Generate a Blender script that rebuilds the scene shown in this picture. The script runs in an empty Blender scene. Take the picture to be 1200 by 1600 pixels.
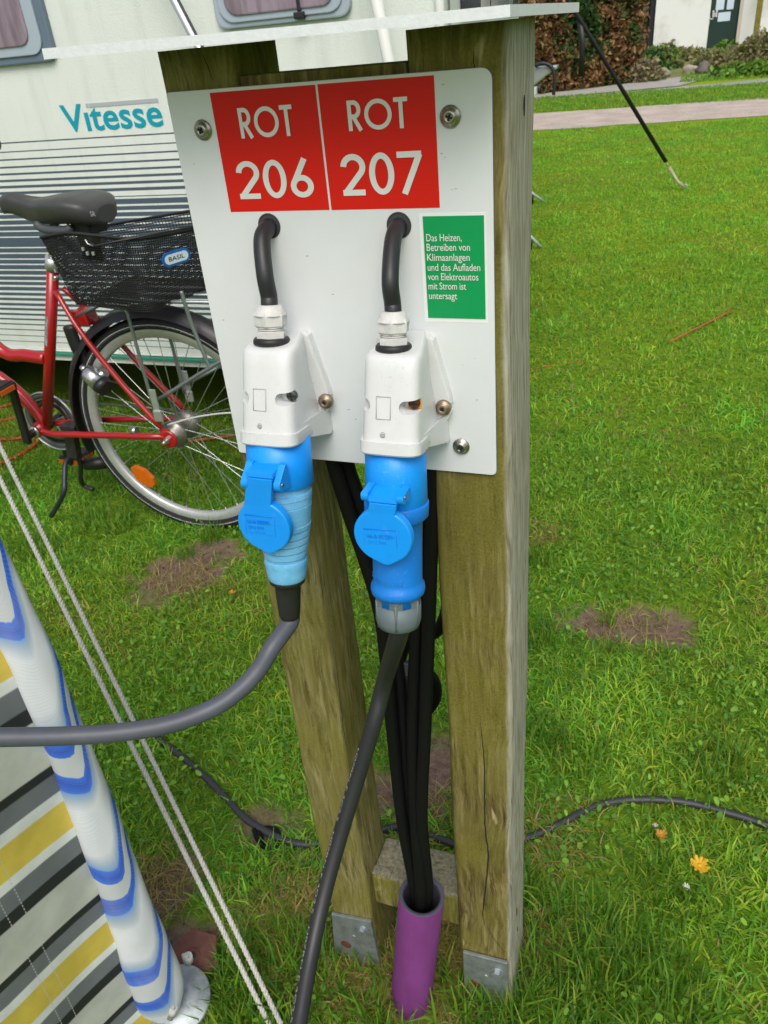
import bpy, bmesh, math, random
import numpy as np
from mathutils import Vector, Matrix
from math import radians, sin, cos, pi

SC = bpy.context.scene
COL = SC.collection
random.seed(7); RNG = np.random.default_rng(11)

# ------------------------------------------------------------------ camera, world, sun, exposure
CF = 1226.09                                   # focal length in pixels of the 1200x1600 photograph
CP = np.array([0.42256, -0.64509, 1.35206])    # camera position (metres; ground z=0, sign board front y=0)
CR = np.array([[0.94166935, 0.32566233, -0.08486977],
               [0.10324611, -0.51957809, -0.84816204],
               [-0.32031090, 0.78992573, -0.52289413]])
cam = bpy.data.cameras.new('camera'); cam_o = bpy.data.objects.new('camera', cam); COL.objects.link(cam_o)
cam.sensor_fit = 'VERTICAL'; cam.sensor_height = 36; cam.lens = CF / 1600 * 36
cam.clip_start = 0.02; cam.clip_end = 500
M = Matrix([[CR[0][i], -CR[1][i], -CR[2][i], CP[i]] for i in range(3)] + [[0, 0, 0, 1]])
cam_o.matrix_world = M
cam.dof.use_dof = True; cam.dof.focus_distance = 0.74; cam.dof.aperture_fstop = 22
SC.camera = cam_o

world = bpy.data.worlds.new('World'); SC.world = world; world.use_nodes = True
wn = world.node_tree; wn.nodes.clear()
sky = wn.nodes.new('ShaderNodeTexSky'); sky.sky_type = 'NISHITA'; sky.sun_disc = False
SUN_EL, SUN_AZ = radians(52), radians(160)      # azimuth: sun stands behind the viewer, a little to the left
sky.sun_elevation = SUN_EL; sky.sun_rotation = SUN_AZ
sky.air_density = 1.0; sky.dust_density = 4.0; sky.ozone_density = 1.0
hs = wn.nodes.new('ShaderNodeHueSaturation'); hs.inputs['Saturation'].default_value = 0.6
bg = wn.nodes.new('ShaderNodeBackground'); bg.inputs['Strength'].default_value = 0.11
wo = wn.nodes.new('ShaderNodeOutputWorld')
wn.links.new(sky.outputs[0], hs.inputs['Color']); wn.links.new(hs.outputs[0], bg.inputs['Color']); wn.links.new(bg.outputs[0], wo.inputs['Surface'])
sl = bpy.data.lights.new('sun', 'SUN'); sl.energy = 1.2; sl.angle = radians(35); sl.color = (1, 0.96, 0.9)
so = bpy.data.objects.new('sun', sl); COL.objects.link(so)
sd = Vector((sin(SUN_AZ) * cos(SUN_EL), cos(SUN_AZ) * cos(SUN_EL), sin(SUN_EL)))
so.rotation_euler = sd.to_track_quat('Z', 'Y').to_euler(); so.location = (0, 0, 6)
SC.view_settings.view_transform = 'Standard'; SC.view_settings.look = 'None'
SC.view_settings.exposure = 0.54; SC.view_settings.gamma = 1
SC.cycles.max_bounces = 6; SC.cycles.transparent_max_bounces = 8

# ------------------------------------------------------------------ measuring helpers (a pixel of the photograph onto a real plane)
def ray(x, y): return CR.T @ np.array([(x - 600) / CF, (y - 800) / CF, 1.0])
def PY(x, y, Y): d = ray(x, y); return Vector(CP + d * (Y - CP[1]) / d[1])
def PX(x, y, X): d = ray(x, y); return Vector(CP + d * (X - CP[0]) / d[0])
def PZ(x, y, Z=0.0): d = ray(x, y); return Vector(CP + d * (Z - CP[2]) / d[2])
def PD(x, y, D): d = ray(x, y); return Vector(CP + d / np.linalg.norm(d) * D)
def proj(P): q = CR @ (np.array(P) - CP); return 600 + CF * q[0] / q[2], 800 + CF * q[1] / q[2]

# ------------------------------------------------------------------ materials
def lk(nt, a, b): nt.links.new(a, b)
def mat(name, col, rough=0.5, metal=0.0, noise=0.0, nscale=20.0, bump=0.0, bscale=60.0, stretch=(1, 1, 1), spec=0.5, col2=None, detail=5, coat=0.0):
    m = bpy.data.materials.new(name); m.use_nodes = True; nt = m.node_tree
    b = nt.nodes['Principled BSDF']; b.inputs['Roughness'].default_value = rough; b.inputs['Metallic'].default_value = metal
    b.inputs['Specular IOR Level'].default_value = spec; b.inputs['Base Color'].default_value = (*col, 1)
    if coat: b.inputs['Coat Weight'].default_value = coat
    if noise or bump or col2:
        tc = nt.nodes.new('ShaderNodeTexCoord'); mp = nt.nodes.new('ShaderNodeMapping'); mp.inputs['Scale'].default_value = stretch
        lk(nt, tc.outputs['Object'], mp.inputs['Vector'])
    if noise or col2:
        n = nt.nodes.new('ShaderNodeTexNoise'); n.inputs['Scale'].default_value = nscale; n.inputs['Detail'].default_value = detail
        n.inputs['Roughness'].default_value = 0.65
        lk(nt, mp.outputs[0], n.inputs['Vector'])
        r = nt.nodes.new('ShaderNodeValToRGB'); lk(nt, n.outputs['Fac'], r.inputs[0])
        c2 = col2 if col2 else tuple(max(0, c * (1 - noise)) for c in col)
        r.color_ramp.elements[0].position = 0.36; r.color_ramp.elements[0].color = (*c2, 1)
        r.color_ramp.elements[1].position = 0.62; r.color_ramp.elements[1].color = (*col, 1)
        lk(nt, r.outputs[0], b.inputs['Base Color'])
    if bump:
        n2 = nt.nodes.new('ShaderNodeTexNoise'); n2.inputs['Scale'].default_value = bscale; n2.inputs['Detail'].default_value = 4
        lk(nt, mp.outputs[0], n2.inputs['Vector'])
        bp = nt.nodes.new('ShaderNodeBump'); bp.inputs['Strength'].default_value = bump; bp.inputs['Distance'].default_value = 0.002
        lk(nt, n2.outputs['Fac'], bp.inputs['Height']); lk(nt, bp.outputs[0], b.inputs['Normal'])
    return m

class NT:
    """tiny helper to chain nodes"""
    def __init__(s, m): s.m = m; m.use_nodes = True; s.nt = m.node_tree; s.b = s.nt.nodes['Principled BSDF']
    def n(s, t, **k):
        o = s.nt.nodes.new(t)
        for a, v in k.items():
            if hasattr(o, a): setattr(o, a, v)
            else: o.inputs[a].default_value = v
        return o
    def l(s, a, b): s.nt.links.new(a, b)
    def noise(s, vec, scale, detail=4, rough=.6):
        o = s.n('ShaderNodeTexNoise'); o.inputs['Scale'].default_value = scale; o.inputs['Detail'].default_value = detail; o.inputs['Roughness'].default_value = rough
        s.l(vec, o.inputs['Vector']); return o.outputs['Fac']
    def ramp(s, f, els, interp='LINEAR'):
        r = s.n('ShaderNodeValToRGB'); r.color_ramp.interpolation = interp
        e = r.color_ramp.elements
        while len(e) < len(els): e.new(0.5)
        for q, (p, c) in zip(e, els): q.position = p; q.color = (*c, 1) if len(c) == 3 else c
        s.l(f, r.inputs[0]); return r.outputs[0]
    def mix(s, f, a, b, blend='MIX'):
        o = s.n('ShaderNodeMix'); o.data_type = 'RGBA'; o.blend_type = blend
        if isinstance(f, float): o.inputs[0].default_value = f
        else: s.l(f, o.inputs[0])
        for sock, v in ((o.inputs[6], a), (o.inputs[7], b)):
            if isinstance(v, tuple): sock.default_value = (*v, 1)
            else: s.l(v, sock)
        return o.outputs[2]
    def math(s, op, a, b=None):
        o = s.n('ShaderNodeMath'); o.operation = op
        for i, v in enumerate((a, b)):
            if v is None: continue
            if isinstance(v, (int, float)): o.inputs[i].default_value = v
            else: s.l(v, o.inputs[i])
        return o.outputs[0]
    def mapping(s, out, scale=(1, 1, 1)):
        mp = s.n('ShaderNodeMapping'); mp.inputs['Scale'].default_value = scale
        tc = s.n('ShaderNodeTexCoord'); s.l(tc.outputs[out], mp.inputs['Vector']); return mp.outputs[0]
    def bump(s, h, strength, dist=.002):
        o = s.n('ShaderNodeBump'); o.inputs['Strength'].default_value = strength; o.inputs['Distance'].default_value = dist
        s.l(h, o.inputs['Height']); s.l(o.outputs[0], s.b.inputs['Normal'])

def wood_mat(name, cols, side, seed, algae=.5):
    """weathered softwood: grain along z, green algae, silver-grey on faces turned to +x (the weather side)"""
    w = NT(bpy.data.materials.new(name))
    geo = w.n('ShaderNodeNewGeometry')
    ob = w.mapping('Object', (1, 1, 1))
    off = w.n('ShaderNodeVectorMath'); off.operation = 'ADD'; off.inputs[1].default_value = (seed, seed * 2, seed * .7); 
    wv_ = w.noise(ob, 7, 2, .5); wv2 = w.n('ShaderNodeCombineXYZ'); w.l(w.math('MULTIPLY', w.math('SUBTRACT', wv_, .5), .030), wv2.inputs[0]); w.l(w.math('MULTIPLY', w.math('SUBTRACT', wv_, .5), .022), wv2.inputs[1])
    ad_ = w.n('ShaderNodeVectorMath'); ad_.operation = 'ADD'; w.l(ob, ad_.inputs[0]); w.l(wv2.outputs[0], ad_.inputs[1]); w.l(ad_.outputs[0], off.inputs[0])
    st = w.n('ShaderNodeMapping'); st.inputs['Scale'].default_value = (1, 1, .055); w.l(off.outputs[0], st.inputs['Vector'])
    st2 = w.n('ShaderNodeMapping'); st2.inputs['Scale'].default_value = (1, 1, .13); w.l(off.outputs[0], st2.inputs['Vector'])
    grain = w.noise(st.outputs[0], 190, 6, .7); grain2 = w.noise(st2.outputs[0], 60, 5, .65)
    blot = w.noise(off.outputs[0], 9, 5, .65); fine = w.noise(off.outputs[0], 420, 3, .6)
    c = w.ramp(grain, [(.36, cols[0]), (.50, cols[1]), (.64, cols[2])])
    dk = w.ramp(w.noise(st2.outputs[0], 95, 5, .7), [(.50, (1, 1, 1)), (.62, (.42, .37, .30))]); c = w.mix(1.0, c, dk, 'MULTIPLY')
    c = w.mix(w.ramp(grain2, [(.42, (0, 0, 0)), (.68, (1, 1, 1))]), c, cols[3])
    al = w.math('MULTIPLY', w.ramp(blot, [(.40, (0, 0, 0)), (.62, (1, 1, 1))]), algae)
    c = w.mix(al, c, w.ramp(fine, [(.3, (.105, .105, .012)), (.7, (.25, .225, .035))]))
    # pale scuffs
    st3 = w.n('ShaderNodeMapping'); st3.inputs['Scale'].default_value = (1, 1, .22); w.l(off.outputs[0], st3.inputs['Vector'])
    sc = w.ramp(w.noise(st3.outputs[0], 34, 3, .5), [(.70, (0, 0, 0)), (.735, (1, 1, 1))])
    c = w.mix(w.math('MULTIPLY', sc, .55), c, (.62, .50, .30))
    if side:
        sx = w.n('ShaderNodeSeparateXYZ'); w.l(geo.outputs['Normal'], sx.inputs[0])
        f = w.math('ADD', sx.outputs[2 if side == 'z' else 0], w.math('MULTIPLY', w.math('SUBTRACT', blot, .5), .8))
        f = w.ramp(f, [(.42, (0, 0, 0)), (.80, (1, 1, 1))])
        gcol = w.ramp(grain, [(.34, (.165, .155, .10)), (.48, (.33, .315, .235)), (.64, (.46, .445, .365))])
        if side == 'z': gcol = w.mix(1.0, gcol, (.58, .58, .52), 'MULTIPLY')
        c = w.mix(f, c, gcol)
    w.l(c, w.b.inputs['Base Color']); w.b.inputs['Roughness'].default_value = .85; w.b.inputs['Specular IOR Level'].default_value = .2
    h = w.math('ADD', w.math('MULTIPLY', grain, 1.0), w.math('MULTIPLY', fine, .35)); w.bump(h, .8, .002)
    return w.m

# ------------------------------------------------------------------ mesh builder
class MB:
    def __init__(s): s.v = []; s.f = []; s.mi = []; s.sm = []; s.cur = 0
    def add(s, vs, fs, smooth=True):
        o = len(s.v); s.v += [tuple(p) for p in vs]
        for f in fs: s.f.append(tuple(i + o for i in f)); s.mi.append(s.cur); s.sm.append(smooth)
        return s
    def grid(s, rows, closed=False, smooth=True, caps=False):
        """rows: list of equal-length point lists"""
        n = len(rows[0]); vs = [p for r in rows for p in r]; fs = []
        for i in range(len(rows) - 1):
            for j in range(n if closed else n - 1):
                k = (j + 1) % n; fs.append((i * n + j, i * n + k, (i + 1) * n + k, (i + 1) * n + j))
        o = len(s.v); s.add(vs, fs, smooth)
        if caps:
            for idx, rev in ((0, True), (len(rows) - 1, False)):
                f = [o + idx * n + j for j in range(n)]
                s.f.append(tuple(f[::-1] if rev else f)); s.mi.append(s.cur); s.sm.append(False)
        return s
    def tube(s, pts, r, seg=10, caps=True, smooth=True, flat=None):
        pts = [Vector(p) for p in pts]; n = len(pts)
        rs = list(r) if hasattr(r, '__len__') else [r] * n
        rows = []; t0 = (pts[1] - pts[0]).normalized()
        up = Vector((0, 0, 1)) if abs(t0.z) < .9 else Vector((0, 1, 0))
        u = t0.cross(up).normalized()
        for i in range(n):
            a = pts[max(i - 1, 0)]; b = pts[min(i + 1, n - 1)]; t = (b - a).normalized()
            u = (u - t * u.dot(t)).normalized(); w = t.cross(u)
            fl = flat if flat else (1, 1)
            rows.append([pts[i] + (u * cos(2 * pi * k / seg) * fl[0] + w * sin(2 * pi * k / seg) * fl[1]) * rs[i] for k in range(seg)])
        return s.grid(rows, True, smooth, caps)
    def lathe(s, org, axis, prof, seg=28, u=None, smooth=True, caps=True, sx=1.0, phase=0.0):
        """prof: (distance along axis, radius) pairs"""
        a = Vector(axis).normalized(); org = Vector(org)
        if u is None: u = a.cross(Vector((0, 1, 0)) if abs(a.y) < .9 else Vector((1, 0, 0)))
        u = (Vector(u) - a * Vector(u).dot(a)).normalized(); w = a.cross(u)
        rows = [[org + a * t + (u * cos(2 * pi * k / seg + phase) * sx + w * sin(2 * pi * k / seg + phase)) * r for k in range(seg)] for t, r in prof]
        return s.grid(rows, True, smooth, caps)
    def box(s, c, d, bev=0.0, rot=None):
        bm = bmesh.new(); bmesh.ops.create_cube(bm, size=1)
        for v in bm.verts: v.co = Vector((v.co.x * d[0], v.co.y * d[1], v.co.z * d[2]))
        if bev: bmesh.ops.bevel(bm, geom=list(bm.edges), offset=bev, segments=2, affect='EDGES', profile=.6)
        if rot is not None: bmesh.ops.transform(bm, matrix=rot.to_4x4(), verts=bm.verts)
        bm.verts.index_update()
        s.add([v.co + Vector(c) for v in bm.verts], [[v.index for v in f.verts] for f in bm.faces], False); bm.free(); return s
    def bar(s, a, b, w, h, bev=0.0, up=(0, 0, 1)):
        a = Vector(a); b = Vector(b); z = (b - a); L = z.length; z.normalize()
        x = Vector(up).cross(z); x = x.normalized() if x.length > 1e-5 else Vector((1, 0, 0)); y = z.cross(x)
        R = Matrix((x, y, z)).transposed()
        return s.box((a + b) / 2, (w, h, L), bev, R)
    def prism(s, poly, o, u, v, d, depth, bev=0.0, seg=2):
        """extrude 2-D polygon (in u,v from o) along d by depth, bevelled rim"""
        o, u, v, d = Vector(o), Vector(u), Vector(v), Vector(d).normalized()
        bm = bmesh.new(); vs = [bm.verts.new(o + u * p[0] + v * p[1]) for p in poly]
        f = bm.faces.new(vs); r = bmesh.ops.extrude_face_region(bm, geom=[f])
        nv = [e for e in r['geom'] if isinstance(e, bmesh.types.BMVert)]
        bmesh.ops.translate(bm, verts=nv, vec=d * depth); bmesh.ops.recalc_face_normals(bm, faces=bm.faces)
        if bev:
            es = [e for e in bm.edges if all(x in nv for x in e.verts)]
            bmesh.ops.bevel(bm, geom=es, offset=bev, segments=seg, affect='EDGES', profile=.6)
        bm.verts.index_update()
        s.add([x.co for x in bm.verts], [[x.index for x in g.verts] for g in bm.faces], False); bm.free(); return s
    def mesh(s, name, mats):
        me = bpy.data.meshes.new(name); me.from_pydata(s.v, [], s.f); me.update()
        for m in (mats if isinstance(mats, (list, tuple)) else [mats]): me.materials.append(m)
        me.polygons.foreach_set('material_index', s.mi); me.polygons.foreach_set('use_smooth', s.sm)
        bm = bmesh.new(); bm.from_mesh(me); bmesh.ops.recalc_face_normals(bm, faces=bm.faces); bm.to_mesh(me); bm.free()
        return me
    def build(s, name, mats, parent=None, local=False, recalc=True):
        o = bpy.data.objects.new(name, s.mesh(name, mats)); COL.objects.link(o)
        if parent is not None: attach(o, parent)
        return o

WORLD = {}
def world_of(o):
    m = o.matrix_basis.copy()
    return (world_of(o.parent) @ o.matrix_parent_inverse @ m) if o.parent else m
def attach(o, p):
    """child keeps its world place"""
    o.parent = p; o.matrix_parent_inverse = world_of(p).inverted()
def tag(o, label=None, cat=None, group=None, kind=None):
    for k, v in (('label', label), ('category', cat), ('group', group), ('kind', kind)):
        if v: o[k] = v
    return o
def thing(name, loc, label, cat, group=None):
    o = bpy.data.objects.new(name, None); COL.objects.link(o); o.location = loc; o.empty_display_size = .1
    return tag(o, label, cat, group)

def smooth_path(pts, n=8):
    """Catmull-Rom"""
    P = [Vector(p) for p in pts]; P = [P[0] * 2 - P[1]] + P + [P[-1] * 2 - P[-2]]; out = []
    for i in range(1, len(P) - 2):
        a, b, c, d = P[i - 1:i + 3]
        for k in range(n):
            t = k / n
            out.append(.5 * ((2 * b) + (c - a) * t + (2 * a - 5 * b + 4 * c - d) * t * t + (3 * b - a - 3 * c + d) * t ** 3))
    out.append(P[-2]); return out

def text_mesh(txt, size=1.0, extrude=0.0, off=0.0, align='LEFT'):
    cu = bpy.data.curves.new('t', 'FONT'); cu.body = txt; cu.size = size; cu.extrude = extrude; cu.offset = off; cu.align_x = align
    cu.resolution_u = 4
    o = bpy.data.objects.new('t', cu); COL.objects.link(o)
    dg = bpy.context.evaluated_depsgraph_get(); me = bpy.data.meshes.new_from_object(o.evaluated_get(dg))
    vs = [Vector(v.co) for v in me.vertices]; fs = [tuple(p.vertices) for p in me.polygons]
    bpy.data.objects.remove(o); bpy.data.curves.remove(cu); bpy.data.meshes.remove(me)
    return vs, fs
def put_text(mb, txt, o, u, v, w, h=None, off=0.0, depth=0.0, n=None):
    """fit the text's bounding box into a w x h frame (origin o, unit axes u, v)"""
    vs, fs = text_mesh(txt, 1.0, .5 if depth else 0, off)
    x0 = min(p.x for p in vs); x1 = max(p.x for p in vs); y0 = min(p.y for p in vs); y1 = max(p.y for p in vs)
    kx = w / (x1 - x0); ky = (h / (y1 - y0)) if h else kx
    o, u, v = Vector(o), Vector(u), Vector(v)
    n = Vector(n) if n is not None else u.cross(v).normalized()
    mb.add([o + u * (p.x - x0) * kx + v * (p.y - y0) * ky + n * (p.z * depth) for p in vs], fs, False)

LIFT = [0]
def stroke(mb, pts, w, to3_):
    """flat ribbon with mitred joints; pts 2-D, to3 maps 2-D -> 3-D"""
    LIFT[0] += 1; lz = Vector((0, -.00004 * (LIFT[0] % 6 + 1), 0)); to3 = lambda q: to3_(q) + lz
    P = [Vector(p).to_2d() for p in pts]; L = []; R = []
    for i, p in enumerate(P):
        a = (P[i] - P[i - 1]).normalized() if i else (P[1] - P[0]).normalized()
        b = (P[i + 1] - P[i]).normalized() if i < len(P) - 1 else a
        na = Vector((-a.y, a.x)); nb = Vector((-b.y, b.x)); m = (na + nb)
        m = m.normalized() if m.length > .3 else na
        k = w / 2 / max(.35, m.dot(na)); L.append(p + m * k); R.append(p - m * k)
    n = len(P); mb.add([to3(q) for q in L] + [to3(q) for q in R], [(i, i + 1, n + i + 1, n + i) for i in range(n - 1)], False)
def arc(cx, cy, rx, ry, a0, a1, n=28): return [(cx + rx * cos(radians(a0 + (a1 - a0) * i / n)), cy + ry * sin(radians(a0 + (a1 - a0) * i / n))) for i in range(n + 1)]
def closed_stroke(mb, cx, cy, rx, ry, w, to3, n=48):
    A = [to3(Vector(p)) for p in arc(cx, cy, rx + w / 2, ry + w / 2, 0, 360, n)]; B = [to3(Vector(p)) for p in arc(cx, cy, rx - w / 2, ry - w / 2, 0, 360, n)]
    m = len(A); mb.add(A + B, [(i, i + 1, m + i + 1, m + i) for i in range(m - 1)], False)
W_ = .145
def glyph(mb, ch, x, y, h, to3, wk=1.0):
    """geometric sans capitals and figures; returns advance width"""
    w = W_ * h * wk
    T = lambda p: to3(Vector((x + p[0] * h, y + p[1] * h)))
    Z = lambda pts: stroke(mb, pts, W_ * wk, lambda q: T(q))
    if ch == 'R':
        Z([(.07, 0), (.07, 1)]); Z([(.14, .93)] + [(.23, .93)] + arc(.23, .70, .19, .23, 80, -80, 14) + [(.23, .47), (.14, .47)]); Z([(.21, .46), (.46, 0)]); return .53
    if ch == 'O': closed_stroke(mb, .5, .5, .43, .43, W_ * wk, T); return 1.0
    if ch == 'T': Z([(0, .93), (.5, .93)]); Z([(.25, .86), (.25, 0)]); return .5
    if ch == '2': Z(arc(.30, .69, .235, .235, 178, -38, 22) + [(.10, .10)]); Z([(0.0, .066), (.56, .066)]); return .6
    if ch == '0': closed_stroke(mb, .30, .5, .232, .43, W_ * wk, T); return .6
    if ch == '6': closed_stroke(mb, .30, .29, .222, .222, W_ * wk, T); Z([(.43, 1.0), (.105, .385)]); return .6
    if ch == '7': Z([(0, .93), (.58, .93)]); Z([(.535, .93), (.14, 0)]); return .6

# ------------------------------------------------------------------ shared materials
M_board = mat('white composite board', (.70, .73, .74), .38, noise=.06, nscale=7, bump=.04, bscale=300)
M_boardedge = mat('board core edge', (.16, .16, .16), .7)
M_red = mat('red sticker film', (.66, .012, .004), .5, noise=.06, nscale=5, spec=.25)
M_letter = mat('pale lettering film', (.70, .70, .67), .4)
M_green = mat('green sticker film', (0.0, .30, .085), .38)
M_stickw = mat('white sticker film', (.78, .80, .79), .4)
M_steel = mat('stainless screw', (.42, .39, .34), .32, 1.0, noise=.25, nscale=120)
M_dark = mat('dark recess', (.012, .011, .010), .8)
M_zinc = mat('galvanised steel', (.36, .40, .42), .48, .65, noise=.35, nscale=45)
M_rust = mat('rust', (.13, .035, .015), .9, noise=.5, nscale=60)
M_white = mat('white socket plastic', (.64, .66, .66), .36, noise=.05, nscale=16)
_w = NT(M_white); _o = _w.b.inputs['Base Color'].links[0].from_socket; _p = _w.mapping('Object', (1, 1, 1))
_f = _w.math('MULTIPLY', _w.ramp(_w.noise(_p, 420, 3, .6), [(.60, (0, 0, 0)), (.72, (1, 1, 1))]), _w.ramp(_w.noise(_p, 34, 3, .6), [(.48, (0, 0, 0)), (.70, (.8, .8, .8))]))
_c = _w.mix(_f, _o, (.28, .26, .22)); _c = _w.mix(_w.math('MULTIPLY', _w.ramp(_w.noise(_p, 55, 5, .7), [(.45, (0, 0, 0)), (.75, (1, 1, 1))]), .22), _c, (.50, .48, .42)); _w.l(_c, _w.b.inputs['Base Color'])
M_gland = mat('pale grey gland plastic', (.62, .62, .60), .55, noise=.14, nscale=160, bump=.12, bscale=700)
M_rubber = mat('black rubber', (.016, .016, .017), .5, noise=.25, nscale=60)
M_cabblk = mat('black cable sheath', (.020, .021, .024), .46, noise=.2, nscale=30)
M_cabgry = mat('grey cable sheath', (.075, .084, .104), .48, noise=.15, nscale=40)
M_cabdead = mat('matt black cable', (.0035, .0035, .004), .6, spec=.2)
M_blue = mat('blue plug plastic', (.003, .30, .92), .42, noise=.08, nscale=14, bump=.05, bscale=500)
M_blue2 = mat('deeper blue plug plastic', (.004, .19, .66), .45, noise=.10, nscale=14, bump=.05, bscale=500)
for _m in (M_blue, M_blue2):
    _w = NT(_m); _o = _w.b.inputs['Base Color'].links[0].from_socket; _p = _w.mapping('Object', (1, 1, 1))
    _f = _w.math('MULTIPLY', _w.ramp(_w.noise(_p, 300, 3, .6), [(.60, (0, 0, 0)), (.74, (1, 1, 1))]), _w.ramp(_w.noise(_p, 40, 3, .6), [(.45, (0, 0, 0)), (.70, (.5, .5, .5))]))
    _c = _w.mix(_f, _o, (.20, .45, .72)); _w.l(_c, _w.b.inputs['Base Color'])
M_bluefade = mat('sun-bleached blue plastic', (.19, .50, .76), .75, col2=(.09, .38, .66), nscale=38, bump=.1, bscale=500)
M_greynut = mat('grey plug nut', (.115, .15, .16), .55, noise=.1, nscale=60)
M_roof = mat('white roof plate', (.74, .78, .80), .5, noise=.07, nscale=140, bump=.15, bscale=500)
M_tan = mat('grimy socket screw', (.38, .29, .21), .4, .8, noise=.3, nscale=200)
M_woodL = wood_mat('left post wood', [(.10, .088, .030), (.225, .20, .080), (.335, .305, .15), (.18, .16, .045)], False, 3.1, .50)
M_woodR = wood_mat('right post wood', [(.080, .062, .022), (.175, .142, .050), (.30, .25, .115), (.13, .11, .030)], True, 7.7, .55)
M_woodX = wood_mat('rail wood', [(.11, .10, .03), (.22, .205, .065), (.36, .33, .17), (.19, .18, .03)], 'z', 12.3, .55)
M_crack = mat('timber crack', (.010, .008, .004), .9)

BT = 1.3216; BB = 0.9805          # sign board top and bottom edges
def B3(x, z, y=0.0): return Vector((x, y, z))

stand = thing('power_pedestal', (.14, 0.05, 0), 'timber campsite power pedestal carrying the white ROT 206 and ROT 207 board', 'power pedestal')

def rounded_rect(x0, x1, y0, y1, r, n=5):
    out = []
    for cx, cy, a0 in ((x1 - r, y1 - r, 0), (x0 + r, y1 - r, 90), (x0 + r, y0 + r, 180), (x1 - r, y0 + r, 270)):
        for k in range(n + 1):
            a = radians(a0 + 90 * k / n); out.append((cx + r * cos(a), cy + r * sin(a)))
    return out
def post(x0, x1, y0, y1, top, m, r, crack=None, seed=1):
    rg = random.Random(seed); mb = MB(); prof = rounded_rect(x0, x1, y0, y1, r); rows = []
    zs = [-.06 + (top + .06) * i / 60 for i in range(61)]
    ph = [rg.uniform(0, 6) for _ in range(4)]
    for z in zs:
        dx = .0010 * sin(z * 7 + ph[0]) + .0005 * sin(z * 19 + ph[1]); dy = .0008 * sin(z * 9 + ph[2])
        rows.append([(px + dx + rg.uniform(-.0003, .0003), py + dy, z) for px, py in prof])
    mb.grid(rows, True, True, True)
    if crack:
        mb.cur = 1
        for (xs, w) in crack:
            L = [(x - w * a * .5, y0 - .0016 , z) for x, z, a in xs]; Rr = [(x + w * a * .5, y0 - .0016, z) for x, z, a in xs]
            n = len(xs); mb.add(L + Rr, [(i, i + 1, n + i + 1, n + i) for i in range(n - 1)], False)
    o = mb.build('post', [m, M_crack], stand)
    return o
rgc = random.Random(5)
def crack_line(pix, w):
    P = smooth_path([PY(x, y, 0) for x, y in pix], 10); n = len(P)
    return ([(p.x + rgc.uniform(-.0004, .0004), p.z, max(.12, sin(pi * i / (n - 1)) ** .6)) for i, p in enumerate(P)], w)
postL = post(-.003, .0690, .0045, .090, 1.3515, M_woodL, .006, [crack_line([(313, 85), (322, 105), (330, 128)], .0010), crack_line([(520, 1000), (534, 1130), (546, 1210)], .0008)], 3)
postR = post(.2120, .2925, .0045, .118, 1.3495, M_woodR, .011,
             [crack_line([(749, 1120), (756, 1200), (757, 1290), (762, 1340), (757, 1400), (754, 1430), (758, 1455)], .0018),
              crack_line([(758, 1448), (775, 1475), (792, 1494)], .0010), crack_line([(738, 80), (739, 100), (740, 118)], .0008)], 9)
postL['label'] = 'grey-green timber post on the side of the bicycle'; postR['label'] = 'green-stained timber post split by a long crack'
# weathered knot flake on the outer face of the right post
mb = MB(); q = PX(814, 1420, .2927)
for (x, y, L, W) in ((808, 1425, .011, .0013), (820, 165, .0075, .0014), (809, 1452, .006, .0009)):
    mb = MB(); p = PX(x, y, .2937); mb.prism([(-W, 0), (0, L), (W, .3 * L), (.2 * W, -L)], p, (0, 1, 0), (0, 0, 1), (-1, 0, 0), .0008); mb.build('knot', M_crack, postR)

# cross rail near the ground
mb = MB()
mb.box(((.0695 + .2115) / 2, .058, .195), (.2115 - .0695, .072, .074), .006)
mb.box((.085, .031, .2335), (.03, .016, .003), .001)
mb.build('cross_rail', M_woodX, stand)
# backing rail behind the board's top edge
mb = MB(); mb.box((.1405, .022, 1.306), (.142, .030, .046), .002); mb.build('backing_rail', M_woodR, stand)

# roof plate: bent sheet seen edge on
mb = MB()
tx = [(65, 76), (200, 64), (400, 46), (600, 26.5), (700, 16.5), (770, 9.5), (830, 4.6), (870, 3.2), (905, 4)]
bx = [(69, 93), (200, 81), (400, 63.5), (600, 45), (700, 36.5), (770, 29.5), (830, 22.5), (870, 19.5), (905, 19)]
YF = -.085
T = smooth_path([PY(x, y, YF) for x, y in [(65, 76), (200, 64), (400, 46), (600, 26.5), (700, 16.5), (760, 10.5), (797, 6.8)]], 4)
Bt = smooth_path([PY(x, y, YF) for x, y in [(69, 93), (200, 81), (400, 63.5), (600, 45), (700, 36.5), (760, 30.5), (797, 26.5)]], 4)
xe = T[-1].x; Bt[-1].x = xe; yb_ = PX(905, 10, xe).y
zt_ = PX(905, 3.6, xe).z; zb_ = PX(905, 18.8, xe).z; n_ = len(T)
# the plate droops a little towards its far right corner
rows = []
for i in range(9):
    t = i / 8; y = YF + (yb_ - YF) * t
    dzt = [(zt_ - T[-1].z) * t * (k / (n_ - 1)) ** 3 for k in range(n_)]; dzb = [(zb_ - Bt[-1].z) * t * (k / (n_ - 1)) ** 3 for k in range(n_)]
    rows.append([(T[k].x, y, T[k].z + dzt[k]) for k in range(n_)] + [(Bt[k].x, y, Bt[k].z + dzb[k]) for k in range(n_ - 1, -1, -1)])
mb.grid(rows, True, False, True)
mb.build('roof_panel', M_roof, stand)

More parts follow.
